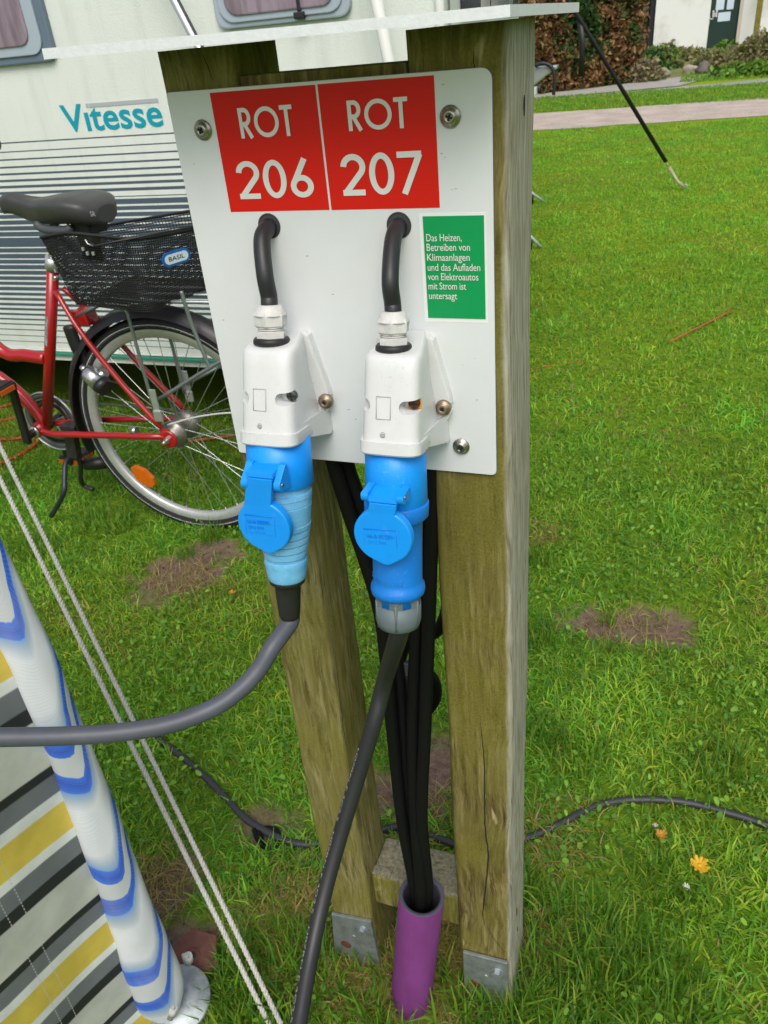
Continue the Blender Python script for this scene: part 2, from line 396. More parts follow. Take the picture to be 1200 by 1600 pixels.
# steel feet of the posts
def foot(poly_px, bolt, hole, rust):
    mb = MB(); pts = [PY(x, y, .0005) for x, y in poly_px]
    o = pts[0]; mb.prism([(p.x - o.x, p.z - o.z) for p in pts], (o.x, .0030, o.z), (1, 0, 0), (0, 0, 1), (0, -1, 0), .005, .0012)
    f = mb.build('post_anchor', M_zinc, stand)
    c = PY(*bolt, -.002); m2 = MB(); m2.lathe((c.x, -.002, c.z), (0, -1, 0), [(0, .0105), (.0016, .0105)], 20)
    m2.lathe((c.x, -.0036, c.z), (0, -1, 0), [(0, .0078), (.0055, .0078), (.0062, .0066)], 6, smooth=False, phase=.4)
    m2.build('bolt', M_zinc, f)
    for (x, y), r, m in ((hole, .0042, M_zinc), (rust, .0090, M_rust)):
        c = PY(x, y, -.002); m3 = MB(); m3.lathe((c.x, -.0019, c.z), (0, -1, 0), [(0, r), (.0012, r), (.0018, r * .7)], 16)
        m3.build('rivet' if m is M_zinc else 'rusty_bolt', m, f)
foot([(519, 1427), (580, 1439), (600, 1530), (527, 1530)], (567, 1452), (553, 1463), (541, 1475))
foot([(724, 1486), (793, 1504), (796, 1590), (728, 1590)], (777, 1518), (759, 1525), (741, 1537))

# ------------------------------------------------------------------ sign board
mb = MB()
r = .008; cor = []
for cx, cz, a0 in ((.28 - r, BT - r, 0), (.0015 + .003, BT - .003, 90), (.003 + .0015, BB + .003, 180), (.28 - .005, BB + .005, 270)):
    rr = r if a0 == 0 else (.003 if a0 < 200 else .005)
    for k in range(6):
        a = radians(a0 + 90 * k / 5); cor.append((cx + rr * cos(a), cz + rr * sin(a)))
mb.prism(cor, (0, .0042, 0), (1, 0, 0), (0, 0, 1), (0, -1, 0), .0042, .0004, 1)
for i in range(len(mb.f)):                      # rim faces show the dark core
    P = [Vector(mb.v[j]) for j in mb.f[i]]; n = (P[1] - P[0]).cross(P[2] - P[0]).normalized()
    if abs(n.y) < .5: mb.mi[i] = 1
# small scratches and specks on the board
rg = random.Random(3); mb.cur = 2
for x, y in ((303, 256), (692, 132), (706, 296), (712, 295), (742, 560), (745, 625), (690, 240), (695, 246), (545, 640), (338, 560), (723, 570), (349, 500), (737, 452), (556, 655), (300, 420), (480, 400), (520, 460)):
    p = PY(x, y, -.0003); w = rg.uniform(.0002, .0005); l = rg.uniform(.0003, .0016)
    mb.add([(p.x - l, p.y, p.z - w), (p.x + l, p.y, p.z - w * .3), (p.x + l * .8, p.y, p.z + w), (p.x - l * .7, p.y, p.z + w * .6)], [(0, 1, 2, 3)], False)

board = mb.build('sign_board', [M_board, M_boardedge, mat('grime', (.25, .25, .24), .8)], stand)

def quad_sticker(name, px, m, y, par):
    pts = [PY(x, yy, 0) for x, yy in px]; mb = MB(); o = pts[0]
    x0 = (pts[0].x + pts[3].x) / 2; x1 = (pts[1].x + pts[2].x) / 2; z0 = (pts[2].z + pts[3].z) / 2; z1 = (pts[0].z + pts[1].z) / 2
    mb.prism([(x0, z0), (x1, z0), (x1, z1), (x0, z1)], (0, y + .0003, 0), (1, 0, 0), (0, 0, 1), (0, -1, 0), .0004)
    return mb.build(name, m, par), (x0, x1, z0, z1)
def lettering(par, rows, y):
    mb = MB()
    for txt, px_left, px_right, ytop, ybot, xx in rows:
        a = PY(px_left, ybot, y); b = PY(px_right, ybot, y); zt = PY(xx, ytop, y).z; zb = PY(xx, ybot, y).z
        h = zt - zb; adv = {'R': .53, 'O': 1.0, 'T': .5, '2': .6, '0': .6, '6': .6, '7': .6}; gap = .09
        tot = sum(adv[c] for c in txt) + gap * (len(txt) - 1); k = (b.x - a.x) / (tot * h)
        x = 0.0
        for c in txt:
            to3 = lambda p: Vector((a.x + p.x * k, y, zb + p.y))
            x += glyph(mb, c, x, 0, h, to3, 1.0) * h + gap * h
    return mb.build('lettering', M_letter, par)
st1, _ = quad_sticker('number_plate', [(328, 146.5), (492, 131), (515, 327.5), (361, 331.5)], M_red, -.0002, board)
lettering(st1, [('ROT', 377.5, 461.5, 166, 214.5, 415), ('206', 376, 493, 249.5, 309.5, 430)], -.0008)
st1['label'] = 'red plate lettered ROT 206'
st2, _ = quad_sticker('number_plate', [(497, 130), (679.5, 119), (686, 325), (517, 327.5)], M_red, -.0002, board)
lettering(st2, [('ROT', 545.5, 639, 154, 202.5, 590), ('207', 537, 663, 238, 304, 600)], -.0008)
st2['label'] = 'red plate lettered ROT 207'
bd, _ = quad_sticker('notice', [(656, 333), (760, 332), (762, 505), (663, 502)], M_stickw, -.0001, board)
gp, gb = quad_sticker('notice_face', [(662, 337.5), (757, 336.5), (758.5, 498.5), (668, 496)], M_green, -.0005, bd)
bd['label'] = 'green German notice with white border'
mb = MB()
for i, t in enumerate(['Das Heizen,', 'Betreiben von', 'Klimaanlagen', 'und das Aufladen', 'von Elektroautos', 'mit Strom ist', 'untersagt']):
    yb = [378, 393, 408.5, 424, 438.5, 453, 468][i]; xr = [721.5, 734.5, 734, 750.5, 747.5, 728.5, 714.5][i]
    xl = [666.3, 667, 667.7, 668.5, 668.8, 669.8, 670.5][i]
    a = PY(xl, yb - 1, -.001); b = PY(xr, yb - 1, -.001)
    vs, fs = text_mesh(t, 1.0, 0, .004)
    x0 = min(p.x for p in vs); x1 = max(p.x for p in vs); kx = (b.x - a.x) / (x1 - x0); ky = .0076
    mb.add([Vector((a.x + (p.x - x0) * kx, -.0011, a.z + p.y * ky * 1.12)) for p in vs], fs, False)
mb.build('lettering', M_letter, bd)

def washer_screw(px, par, tilt=0.0):
    c = PY(*px, 0); mb = MB(); rg = random.Random(int(px[0]))
    mb.lathe((c.x, -.0001, c.z), (0, -1, 0), [(0, .0080), (.0008, .0083), (.0016, .0080), (.0022, .0068), (.0028, .0058), (.0044, .0052), (.0052, .0040), (.0054, .0028), (.0046, .0024)], 30)
    mb.cur = 1; a = rg.uniform(0, 1.5)
    for k in range(2):
        u = Vector((cos(a + k * pi / 2), 0, sin(a + k * pi / 2))); w = Vector((-u.z, 0, u.x))
        mb.prism([(-.0026, -.0007), (.0026, -.0007), (.0026, .0007), (-.0026, .0007)], (c.x, -.0050, c.z), u, w, (0, -1, 0), .0006 + .0001 * k)
    mb.build('screw', [M_steel, M_dark], par)
for s_ in ((318, 203), (704, 182), (721, 697)): washer_screw(s_, board)
# ------------------------------------------------------------------ sockets with their short feed cables
def boolean_cut(o, cutter):
    md = o.modifiers.new('b', 'BOOLEAN'); md.object = cutter; md.operation = 'DIFFERENCE'; md.solver = 'EXACT'
    bpy.context.view_layer.update()
    dg = bpy.context.evaluated_depsgraph_get(); me = bpy.data.meshes.new_from_object(o.evaluated_get(dg))
    o.modifiers.clear(); old = o.data; o.data = me; bpy.data.meshes.remove(old)
    cm = cutter.data; bpy.data.objects.remove(cutter); bpy.data.meshes.remove(cm)

class Axis:
    """tilted socket axis: top point, direction; image row -> distance along it"""
    def __init__(s, X, y_top, z_top, slope):
        s.o = Vector((X, y_top, z_top)); s.d = Vector((0, -slope, -1)).normalized()
        s.out = Vector((0, -1, slope)).normalized()
    def at(s, row):
        lo, hi = -.2, .5
        for _ in range(40):
            m = (lo + hi) / 2
            if proj(s.o + s.d * m)[1] < row: lo = m
            else: hi = m
        return lo
    def mpp(s, row): P = s.o + s.d * s.at(row); return (CR @ (np.array(P) - CP))[2] / CF
    def prof(s, rows): return [(s.at(r), w * s.mpp(r)) for r, w in rows]

def make_socket(X, ax, K, hole, rusty, label):
    root = bpy.data.objects.new('wall_socket', None); COL.objects.link(root); root.location = (X, 0, 1.06); root.empty_display_size = .05
    attach(root, stand); root['label'] = label
    dy = K['dy']                                    # image rows differ between the two sockets
    # housing: lofted D sections standing on the board
    S = lambda row: ax.o + ax.d * ax.at(row)
    X0 = X - K['bx']; X = X + K['dx']; rows = []
    secs = [(540, 31, .012), (542.5, 36, .0075), (545, 39.5, .0045), (549.5, 42.6, .0018), (556, 44.3, .0004), (575, 44.8, 0), (600, 45, 0), (630, 45.4, 0), (660, 46, 0), (678, 46.4, 0), (679, 49.2, -.0028), (696, 49.8, -.0030), (698, 48.2, -.0015)]
    RF = lambda r: K['r0'] + (r - 546) * K['rs']
    TILT = lambda r: .19 * max(0, min(1, (r - 540) / 120))
    FRO = lambda r: .021 + .0085 * max(0, min(1, (r - 540) / 145))
    def front_at(r, inset=0.0):
        """axis point and front-centre point whose front shows on photograph row RF(r)"""
        lo, hi = -.2, .5
        for _ in range(40):
            m = (lo + hi) / 2; c = ax.o + ax.d * m; f = Vector((X, c.y - FRO(r) + inset, c.z + TILT(r) * (FRO(r) - inset)))
            if proj(f)[1] < RF(r): lo = m
            else: hi = m
        return c, f
    for row, hw, ins in secs:
        c, f = front_at(row, ins); w = hw * K['k'] * (CR @ (np.array(f) - CP))[2] / CF; front = f.y; tl_ = TILT(row)
        D_ = min(.020, w * .7); nq = 2 / 4.0; wb_ = max(.012, w - K['back'] * (1 - .75 * max(0, min(1, (row - 600) / 78))))
        sec = [(X - .0030 + wb_, -.004)]
        for k in range(33):
            th = pi * k / 32; cx_, sx_ = cos(th), sin(th)
            sec.append((X + w * math.copysign(abs(cx_) ** nq, cx_), front + D_ - D_ * abs(sx_) ** nq))
        sec.append((X - .0030 - wb_, -.004))
        rows.append([(p[0], p[1], c.z + tl_ * (c.y - p[1])) for p in sec])
    mb = MB(); mb.grid(rows, True, True, True)
    hs = mb.build('housing', [M_white], root); t_lip = (front_at(698)[0] - ax.o).dot(ax.d)
    # screw recesses moulded into the front
    fs_ = front_at(624)[1]; cf = fs_.y - .0015; zf = fs_.z
    sx = PY(K['slot'][1] - 15, RF(622), cf).x
    xa, xb_ = PY(K['slot'][0], RF(624), cf).x, PY(K['slot'][1] + 1, RF(624), cf + .002).x
    xn = PY(K['notch'], RF(624), cf).x
    for x0, x1 in ((xa, xb_), (xn - .016, xn)):
        cu = MB(); rr = .0053
        poly = [(x1, zf + rr), (x0 + rr, zf + rr)] + [(x0 + rr + rr * cos(radians(a)), zf + rr * sin(radians(a))) for a in range(105, 256, 15)] + [(x0 + rr, zf - rr), (x1, zf - rr)]
        if x1 < X: poly = [(2 * (x0 + x1) / 2 - p[0], p[1]) for p in poly][::-1]
        cu.prism(poly, (0, cf + .014, 0), (1, 0, 0), (0, 0, 1), (0, -1, 0), .06)
        boolean_cut(hs, cu.build('cut', M_white))
    for p in hs.data.polygons: p.use_smooth = True
    hs.data.set_sharp_from_angle(angle=radians(32))
    bm_ = MB(); sc_ = (sx + .0020, cf + .0137, zf + .0008)
    bm_.lathe(sc_, (0, -1, 0), [(0, .0048), (.0040, .0048), (.0046, .0040)], 18)
    bm_.cur = 1
    for k in range(2):
        u = Vector((cos(.1 + k * pi / 2), 0, sin(.1 + k * pi / 2))); w = Vector((-u.z, 0, u.x))
        bm_.prism([(-.0042, -.0007), (.0042, -.0007), (.0042, .0007), (-.0042, .0007)], (sc_[0], sc_[1] - .0044, sc_[2]), u, w, (0, -1, 0), .0006 + k * .0001)
    cs = bm_.build('cover_screw', [M_rust if rusty else mat('grey screw', (.10, .10, .10), .5, .6), M_dark], root)
    if rusty:
        cs['label'] = 'rusty cover screw with orange stain'
        rs = MB(); yb_ = cf + .0134
        rs.add([(sx - .006, yb_, zf - .005), (xb_ - .0003, yb_, zf - .005), (xb_ - .0003, yb_, zf + .004), (xb_ - .003, yb_, zf + .005), (sx - .002, yb_, zf)], [(0, 1, 2, 3, 4)], False)
        rs.build('rust_stain', mat('rust stain', (.78, .33, .035), .7, noise=.35, nscale=150), cs)
    # moulded label frame, injection dimple
    fb = MB(); yF = lambda z: S(640).y
    def on_front(x, row):                            # point just proud of the bowed front
        f = front_at(row)[1]; q = min(1, abs((x - X) / .028)); return Vector((x, f.y - .0006 + .019 * (1 - (1 - q ** 4) ** (1 / 4)), f.z))
    a0 = on_front(X - .0105, 608); a1 = on_front(X - .0105, 642); wq = .0125
    for (p, q) in ((a0, a1), (a0 + Vector((wq, 0, 0)), a1 + Vector((wq, 0, 0))), (a0, a0 + Vector((wq, 0, 0))), (a1, a1 + Vector((wq, 0, 0)))):
        fb.tube([p, q], .00028, 5)
    d0 = on_front(X - .0045, 666); fb.lathe(d0, (0, -1, 0), [(-.001, .0024), (.0006, .0022), (.0003, .0012)], 14)
    fb.build('moulded_mark', mat('shaded moulding', (.40, .40, .39), .6), root)
    # base plate against the board and lower skirt flaring out to it
    X = X0
    bp = MB(); pl = [(-.026, 1.120), (.019, 1.120), (.0235, 1.1165), (.0365, 1.062), (.0372, 1.056), (.0345, 1.051), (.0365, 1.047), (.0355, 1.043), (.0315, 1.038), (.0325, 1.0160), (-.0325, 1.0160), (-.0315, 1.038), (-.0355, 1.043), (-.0372, 1.056), (-.030, 1.1165)]
    bp.prism(pl, (X, .0, K['dz']), (1, 0, 0), (0, 0, 1), (0, -1, 0), .0046, .0004)
    bp.prism(pl, (X, -.0053, K['dz']), (1, 0, 0), (0, 0, 1), (0, -1, 0), .0046, .0020)
    bp.cur = 1; bp.prism([(p[0] * .985, (p[1] - 1.06) * .985 + 1.06) for p in pl], (X, -.0040, K['dz']), (1, 0, 0), (0, 0, 1), (0, -1, 0), .0020); bp.cur = 0
    for sg in (1, -1):                               # cover apron behind the lip
        xf_ = X + .004 + sg * .0255; xi_ = X + sg * .014; xk_ = X + sg * .0322; zb_ = 1.0145; fy_ = front_at(685)[1].y + .0075
        zq_ = front_at(690)[1].z; zr_ = front_at(674)[1].z
        V8 = [(xi_, -.004, zb_), (xk_, -.004, zb_), (xf_, fy_, zq_), (xi_, fy_, zq_), (xi_, -.004, 1.036), (xk_, -.004, 1.0435), (xf_, fy_, zr_), (xi_, fy_, zr_)]
        bp.add(V8, [(0, 1, 2, 3), (4, 5, 6, 7), (0, 1, 5, 4), (1, 2, 6, 5), (2, 3, 7, 6), (3, 0, 4, 7)], False)
    bp.build('base_plate', [M_white, M_dark], root)
    ls = MB(); c = PY(*K['lug'], -.013)
    ls.lathe((c.x, -.0090, c.z), (0, -1, 0), [(0, .0074), (.0040, .0074), (.0046, .0068), (.0047, .0052), (.0066, .0050), (.0072, .0042), (.0073, .0022), (.0060, .0018)], 26)
    ls.cur = 1; ls.lathe((c.x, -.0160, c.z), (0, -1, 0), [(0, .0018), (.0004, .0018)], 6)
    ls.build('lug_screw', [M_tan, M_dark], root)
    # cable gland: hexagon, thread, domed nut, rubber seal
    g = MB(); pr = ax.prof([(476 + dy, 15), (477 + dy, 18.5), (482 + dy, 21.5), (491 + dy, 25), (493 + dy, 26)])
    u = Vector((1, 0, 0))
    g.lathe(ax.o, ax.d, pr, 36, u)
    g.lathe(ax.o, ax.d, ax.prof([(487 + dy, 24.4), (492 + dy, 27.2), (508 + dy, 26), (511 + dy, 22.5)]), 6, u, False, True, 1, .35)
    for k in range(4): g.lathe(ax.o, ax.d, ax.prof([(510 + 3 * k + dy, 19.5), (511.2 + 3 * k + dy, 21.3), (512.4 + 3 * k + dy, 19.5)]), 30, u)
    g.lathe(ax.o, ax.d, ax.prof([(517 + dy, 24.5), (531 + dy, 24)]), 6, u, False, True, 1, .2)
    gl = g.build('cable_gland', M_gland, root)
    sb = MB(); sb.lathe(ax.o, ax.d, ax.prof([(527 + dy, 26.5), (530 + dy, 28.5), (535.5 + dy, 29), (538 + dy, 27)]), 34, u); sb.build('seal', M_rubber, root)
    # grommet and feed cable
    hc = PY(*hole, 0); gm = MB()
    gm.lathe((hc.x, .0015, hc.z), (0, -1, 0), [(0, .0088), (0, .0108), (.0022, .0108), (.0024, .0100), (.0012, .0094), (.0, .0090)], 28, caps=False)
    gm.lathe((hc.x, .0003, hc.z), (0, -1, 0), [(0, .0100), (.0004, .0098)], 24)
    gm.build('grommet', mat('grey grommet', (.05, .05, .05), .5), root)
    e = ax.o + ax.d * ax.at(485 + dy); e2 = ax.o + ax.d * ax.at(474 + dy); e3 = ax.o + ax.d * ax.at(440 + dy)
    pth = [(hc.x, .020, hc.z - .002), (hc.x, .002, hc.z - .0005), (hc.x - .0005, -.016, hc.z - .0075), (e3.x - .0008, e3.y - .002, e3.z + .0075), (e3.x - .0006, e3.y - .0014, e3.z - .012), e2, e]
    cb = MB(); cb.tube(smooth_path(pth, 8), 13.6 * ax.mpp(420 + dy) , 20); cb.build('feed_cable', M_cabblk, root)
    # blue outlet collar and the hinged lid hanging open
    bl = MB(); rb = K['rb']
    pr = [(t_lip - .003, (rb - .6) * ax.mpp(700 + dy)), (ax.at(K['b0']), rb * ax.mpp(720)), (ax.at(K['b1']), (rb + .6) * ax.mpp(760)), (ax.at(K['b1'] + 1.5), (rb - 1.2) * ax.mpp(760)), (ax.at(K['b1'] + 2), (rb - 5) * ax.mpp(760))]
    bl.lathe(ax.o, ax.d, pr, 48, u)
    outc = bl.build('outlet_collar', M_blue, root)
    hb = MB(); cR = rb * ax.mpp(740)
    hx = K['hx']
    H = lambda px, out: PY(*px, out)                 # hinge pieces lie in planes in front of the collar
    yc = (ax.o + ax.d * ax.at(K['b1'])).y - cR
    def flat(pxs, ynear, th, bev, m):
        pts = [PY(x, y, ynear) for x, y in pxs]; o = pts[0]
        mb = MB(); mb.prism([(p.x - o.x, p.z - o.z) for p in pts], (o.x, ynear + th, o.z), (1, 0, 0), (0, 0, 1), (0, -1, 0), th, bev); return mb
    br = K['bracket']
    hy = yc - .007; pL = PY(*br['ear'][0], hy); pR = PY(*br['ear'][1], hy); hz = (pL.z + pR.z) / 2
    hm = MB(); ew = .0062; zt = PY(418, br['toprow'], yc).z - hz; zm = PY(410, br['slot'], yc - .008).z - hz
    ear = [(.014, zt), (.010, zt)] + [(-.0065 * cos(radians(t)) - .000, -.0065 * sin(radians(t))) for t in range(-30, 111, 20)] + [(.006, -.0085), (.014, -.009)]
    for px_ in (pL.x, pR.x): hm.prism(ear, (px_ - ew / 2, hy, hz), (0, 1, 0), (0, 0, 1), (1, 0, 0), ew, .0006)
    hm.prism([(.014, zt - .002), (.0105, zt - .002), (-.0045, zm + .004), (-.0052, zm), (.014, zm)], (pL.x + ew / 2, hy, hz), (0, 1, 0), (0, 0, 1), (1, 0, 0), pR.x - pL.x - ew)
    hm.build('hinge_bracket', M_blue, outc)
    pm = MB(); pm.lathe((pR.x, hy - .0005, hz), (1, 0, 0), [(0, .0020), (ew / 2 + .0004, .0020), (ew / 2 + .0008, .0014)], 12); pm.build('hinge_pin', M_steel, outc)
    yl = yc - .0125
    ST = [PY(x, y, yl) for x, y in K['strap']]; o_ = ST[0]; xl = pL.x + ew / 2 + .0006; xr = pR.x - ew / 2 - .0006
    zt2 = hz + zm - .0012; zb2 = ST[2].z - .004
    lm = MB(); lm.prism([(xl, zt2), (xr, zt2), (ST[2].x, zb2), (ST[3].x, zb2)], (0, yl + .0050, 0), (1, 0, 0), (0, 0, 1), (0, -1, 0), .0050, .0008)
    c = PY(*K['lid'], yl); R_ = K['lr'] * (CR @ (np.array(c) - CP))[2] / CF
    out_ = []
    for k in range(96):
        th = 2 * pi * k / 96; dd = (th - 1.5 * pi + pi) % (2 * pi) - pi
        rr_ = R_ * (1 + .10 * math.exp(-(dd / .24) ** 2)); out_.append((rr_ * cos(th + .08), rr_ * sin(th + .08)))
    lm.prism(out_, (c.x, yl + .0070, c.z), (1, 0, 0), Vector((0, .05, 1)).normalized(), (0, -1, .05), .0082, .0020, 3)
    ld = lm.build('outlet_lid', M_blue, root)
    # moulded rating panel on the lid
    pn = MB(); q = [PY(x, y, yl - .0014) for x, y in K['panel']]
    for a, b in ((0, 1), (1, 2), (2, 3), (3, 0)): pn.tube([q[a], q[b]], .00035, 5)
    uu = (q[1] - q[0]).normalized(); vv = Vector((0, 0, 1)); W = (q[1] - q[0]).length; Hh = abs(q[0].z - q[3].z)
    for i, (t, f0, f1) in enumerate((('16A-6h 200/250V~', .05, .88), ('2P+E IP44', .08, .62), ('Typ 3576 6h', .08, .66), ('CE', .68, .92))):
        yy = [.66, .43, .21, .10][i]
        put_text(pn, t, q[3] + uu * W * f0 + vv * Hh * yy + uu * ((q[0] - q[3]).dot(uu) * yy) + Vector((0, -.0001, 0)), uu, vv, W * (f1 - f0), Hh * [.15, .14, .14, .16][i], 0, .0004, (0, -1, 0))
    pn.build('rating_mark', mat('moulded lid marking', (.003, .22, .76), .5), ld)
    return root, yc

ax1 = Axis(.0852, -.0350, 1.145, .21)
ax2 = Axis(.2043, -.0435, 1.150, .19)
K1 = dict(dx=.0022, bx=.0022, r0=546, rs=1.0, back=.0085, slot=(428, 459), notch=387.5, dy=0, k=1.0, dz=0.0, lug=(508, 628), rb=51, b0=720, b1=752, hx=0,
          bracket=dict(ear=[(386, 752), (437, 757)], toprow=727, slot=743),
          strap=[(389, 744), (425, 747), (421, 792), (379, 786)], lid=(412.5, 823), lr=45, tip=[(388, 857), (400, 868), (412, 873), (424, 871), (434, 862), (440, 850), (420, 840), (395, 845)],
          panel=[(382, 804), (427, 808), (432, 848), (387, 842)])
K2 = dict(dx=.0034, bx=.0008, r0=556, rs=1.035, back=.0085, slot=(622, 652), notch=577, dy=10, k=1.04, dz=0.0, lug=(692, 638), rb=48.5, b0=735, b1=781, hx=0,
          bracket=dict(ear=[(573, 771), (628, 776)], toprow=744, slot=762),
          strap=[(577, 763), (616, 765), (615, 808), (571, 802)], lid=(598, 839), lr=48, tip=[(572, 873), (588, 888), (600, 893), (612, 891), (622, 880), (630, 866), (605, 858), (580, 862)],
          panel=[(567, 826), (619, 829), (621, 868), (573, 867)])
sock1, yc1 = make_socket(.0852, ax1, K1, (421, 353), False, 'white and blue outlet under ROT 206 with its lid hanging open')
sock2, yc2 = make_socket(.2043, ax2, K2, (623.5, 352), True, 'white and blue outlet under ROT 207 with a rusty cover screw')

# ------------------------------------------------------------------ plugged-in leads
U1 = Vector((1, 0, 0))
lead1 = thing('power_lead', ax1.o + ax1.d * ax1.at(770), 'grey lead with bleached blue ribbed plug, plugged in under ROT 206', 'power lead')
mb = MB()
pr = [(745, 44), (764, 44), (765, 47.5), (772, 47.5), (773, 46.5), (783, 46), (784, 45), (785, 46), (814, 42.5)]
for k in range(5):
    r0 = 814 + k * 11; w0 = 42.5 - k * 2.1; pr += [(r0, w0 + .3), (r0 + .5, w0 + .8), (r0 + 7.2, w0 - .4), (r0 + 7.6, w0 - 3.2), (r0 + 8.8, w0 - 3.6), (r0 + 9.2, w0 - 1.0), (r0 + 10.6, w0 - 1.3)]
pr += [(868.5, 30.5), (871, 33.5), (876, 34), (879, 33), (890, 31.5), (900, 29.5), (904, 27)]
mb.lathe(ax1.o, ax1.d, ax1.prof(pr), 44, U1); pl1 = mb.build('plug', M_bluefade, lead1)
pl1.data.set_sharp_from_angle(angle=radians(28))
w = NT(M_bluefade); old = w.b.inputs['Base Color'].links[0].from_socket; ob_ = w.mapping('Object', (1, 1, 1))
sp_ = w.ramp(w.noise(ob_, 900, 2, .5), [(.62, (0, 0, 0)), (.70, (1, 1, 1))]); bl_ = w.ramp(w.noise(ob_, 70, 4, .6), [(.45, (0, 0, 0)), (.7, (.75, .75, .75))])
c = w.mix(w.math('MULTIPLY', sp_, bl_), old, (.03, .07, .10)); w.l(c, w.b.inputs['Base Color'])
mb = MB(); mb.lathe(ax1.o, ax1.d, ax1.prof([(900, 26), (902, 28), (908, 27.5), (911, 22), (913, 20.5), (935, 19), (960, 16.5), (964, 15)]), 30, U1); mb.build('strain_relief', M_rubber, lead1)
e0 = ax1.o + ax1.d * ax1.at(955)
e1 = ax1.o + ax1.d * ax1.at(972)
gq = PD(-90, 1155, .850)
g_pts = [e0, e1, PD(425, 1012, .812), PD(404, 1046, .816), PD(375, 1077, .819), PD(335, 1105, .822), PD(270, 1130, .826), PD(190, 1144, .830), PD(100, 1150, .836), PD(0, 1152, .842), gq, gq + Vector((-.03, -.10, -.10)), gq + Vector((-.02, -.22, -.34)), Vector((gq.x + .04, gq.y - .32, .012)), Vector((gq.x + .16, gq.y - .55, .012))]
mb = MB(); mb.tube(smooth_path(g_pts, 10), 13.4 * .825 / CF, 18); mb.build('cable', M_cabgry, lead1)

lead2 = thing('power_lead', ax2.o + ax2.d * ax2.at(800), 'black lead with clean blue plug and grey nut, plugged in under ROT 207', 'power lead')
mb = MB()
mb.lathe(ax2.o, ax2.d, ax2.prof([(770, 45), (781, 45), (782, 50), (784, 51), (803, 50), (808, 45), (811, 40.5), (850, 39.2), (902, 38.5), (907, 39), (911, 42), (917, 42.8), (923, 41.5), (926, 36), (927, 34), (946, 33)]), 44, U1)
pl2 = mb.build('plug', M_blue2, lead2)
# the maker's name moulded upside down across the plug body
mb = MB(); a = PY(637, 887, (ax2.o + ax2.d * ax2.at(895)).y - .0225)
vs, fs = text_mesh('MENNEKES', 1, .5)
x0 = min(p.x for p in vs); x1 = max(p.x for p in vs); wt = .040; cen = ax2.o + ax2.d * ax2.at(894); rr_ = 39.3 * ax2.mpp(894)
out = []
for p in vs:
    t = (p.x - x0) / (x1 - x0) * wt; ang = .52 - t / rr_
    rad = rr_ - .0002 + p.z * .0006
    out.append(cen + Vector((sin(ang) * rad, -cos(ang) * rad, 0)) - ax2.d * (-(p.y * .0075) + .0045))
mb.add(out, fs, False); mb.build('moulded_name', mat('moulded blue', (.005, .15, .45), .5), pl2)
mb = MB(); mb.lathe(ax2.o, ax2.d, ax2.prof([(926, 33), (929, 38.5), (931, 38), (946, 37.2), (948, 35.5), (970, 34.5), (976, 30), (978, 20)]), 6, U1, False, True, 1, .3)
mb.lathe(ax2.o, ax2.d, ax2.prof([(938, 36), (965, 35.5), (974, 32.5), (978, 24)]), 40, U1)
for k in range(6):
    a = 2 * pi * k / 6 + .3; u = U1 * cos(a) + ax2.d.cross(U1) * sin(a)
    p0 = ax2.o + ax2.d * ax2.at(930) + u * 37 * ax2.mpp(930); p1 = ax2.o + ax2.d * ax2.at(972) + u * 33.5 * ax2.mpp(972)
    mb.tube([p0, p1], .0012, 6)
mb.build('plug_nut', M_greynut, lead2)
e0 = ax2.o + ax2.d * ax2.at(965); e1 = ax2.o + ax2.d * ax2.at(990)
b_pts = [e0, e1, PD(602, 1060, .885), PD(584, 1130, .915), PD(560, 1210, .95), PD(533, 1300, .985), PD(508, 1390, 1.01), PD(488, 1480, 1.02), PD(470, 1580, 1.015), PD(455, 1680, 1.01), PD(430, 1800, 1.03), PD(380, 1960, 1.12)]
sp = smooth_path(b_pts, 10)
mb = MB(); mb.tube(sp, .0094, 20)
cb2 = mb.build('cable', M_cabblk, lead2)
# pale print running along the left of the black sheath
mb = MB(); vs, fs = text_mesh('H07RN-F 3G2,5   H07RN-F 3G2,5   H07RN-F 3G2,5   H07RN-F 3G2,5', 1.0)
x0 = min(p.x for p in vs); L0 = max(p.x for p in vs) - x0
cum = [0]
for i in range(1, len(sp)): cum.append(cum[-1] + (sp[i] - sp[i - 1]).length)
def along(t):
    for i in range(1, len(sp)):
        if cum[i] >= t or i == len(sp) - 1:
            k = (t - cum[i - 1]) / max(1e-9, cum[i] - cum[i - 1]); return sp[i - 1].lerp(sp[i], k), (sp[i] - sp[i - 1]).normalized()
out = []; s0 = .24; ln = .42
for p in vs:
    P, T_ = along(s0 + (p.x - x0) / L0 * ln)
    view = (Vector(CP) - P).normalized(); side = T_.cross(view).normalized(); vw = side.cross(T_).normalized()
    if vw.dot(view) < 0: vw = -vw
    left = side if side.x < 0 else -side
    ang = 1.12 - (p.y - .3) * .0052 / .0094 * 1.0
    out.append(P + (left * sin(ang) + vw * cos(ang)) * .00955)
mb.add(out, fs, False); mb.build('cable_print', mat('cable print', (.34, .35, .37), .6), cb2)

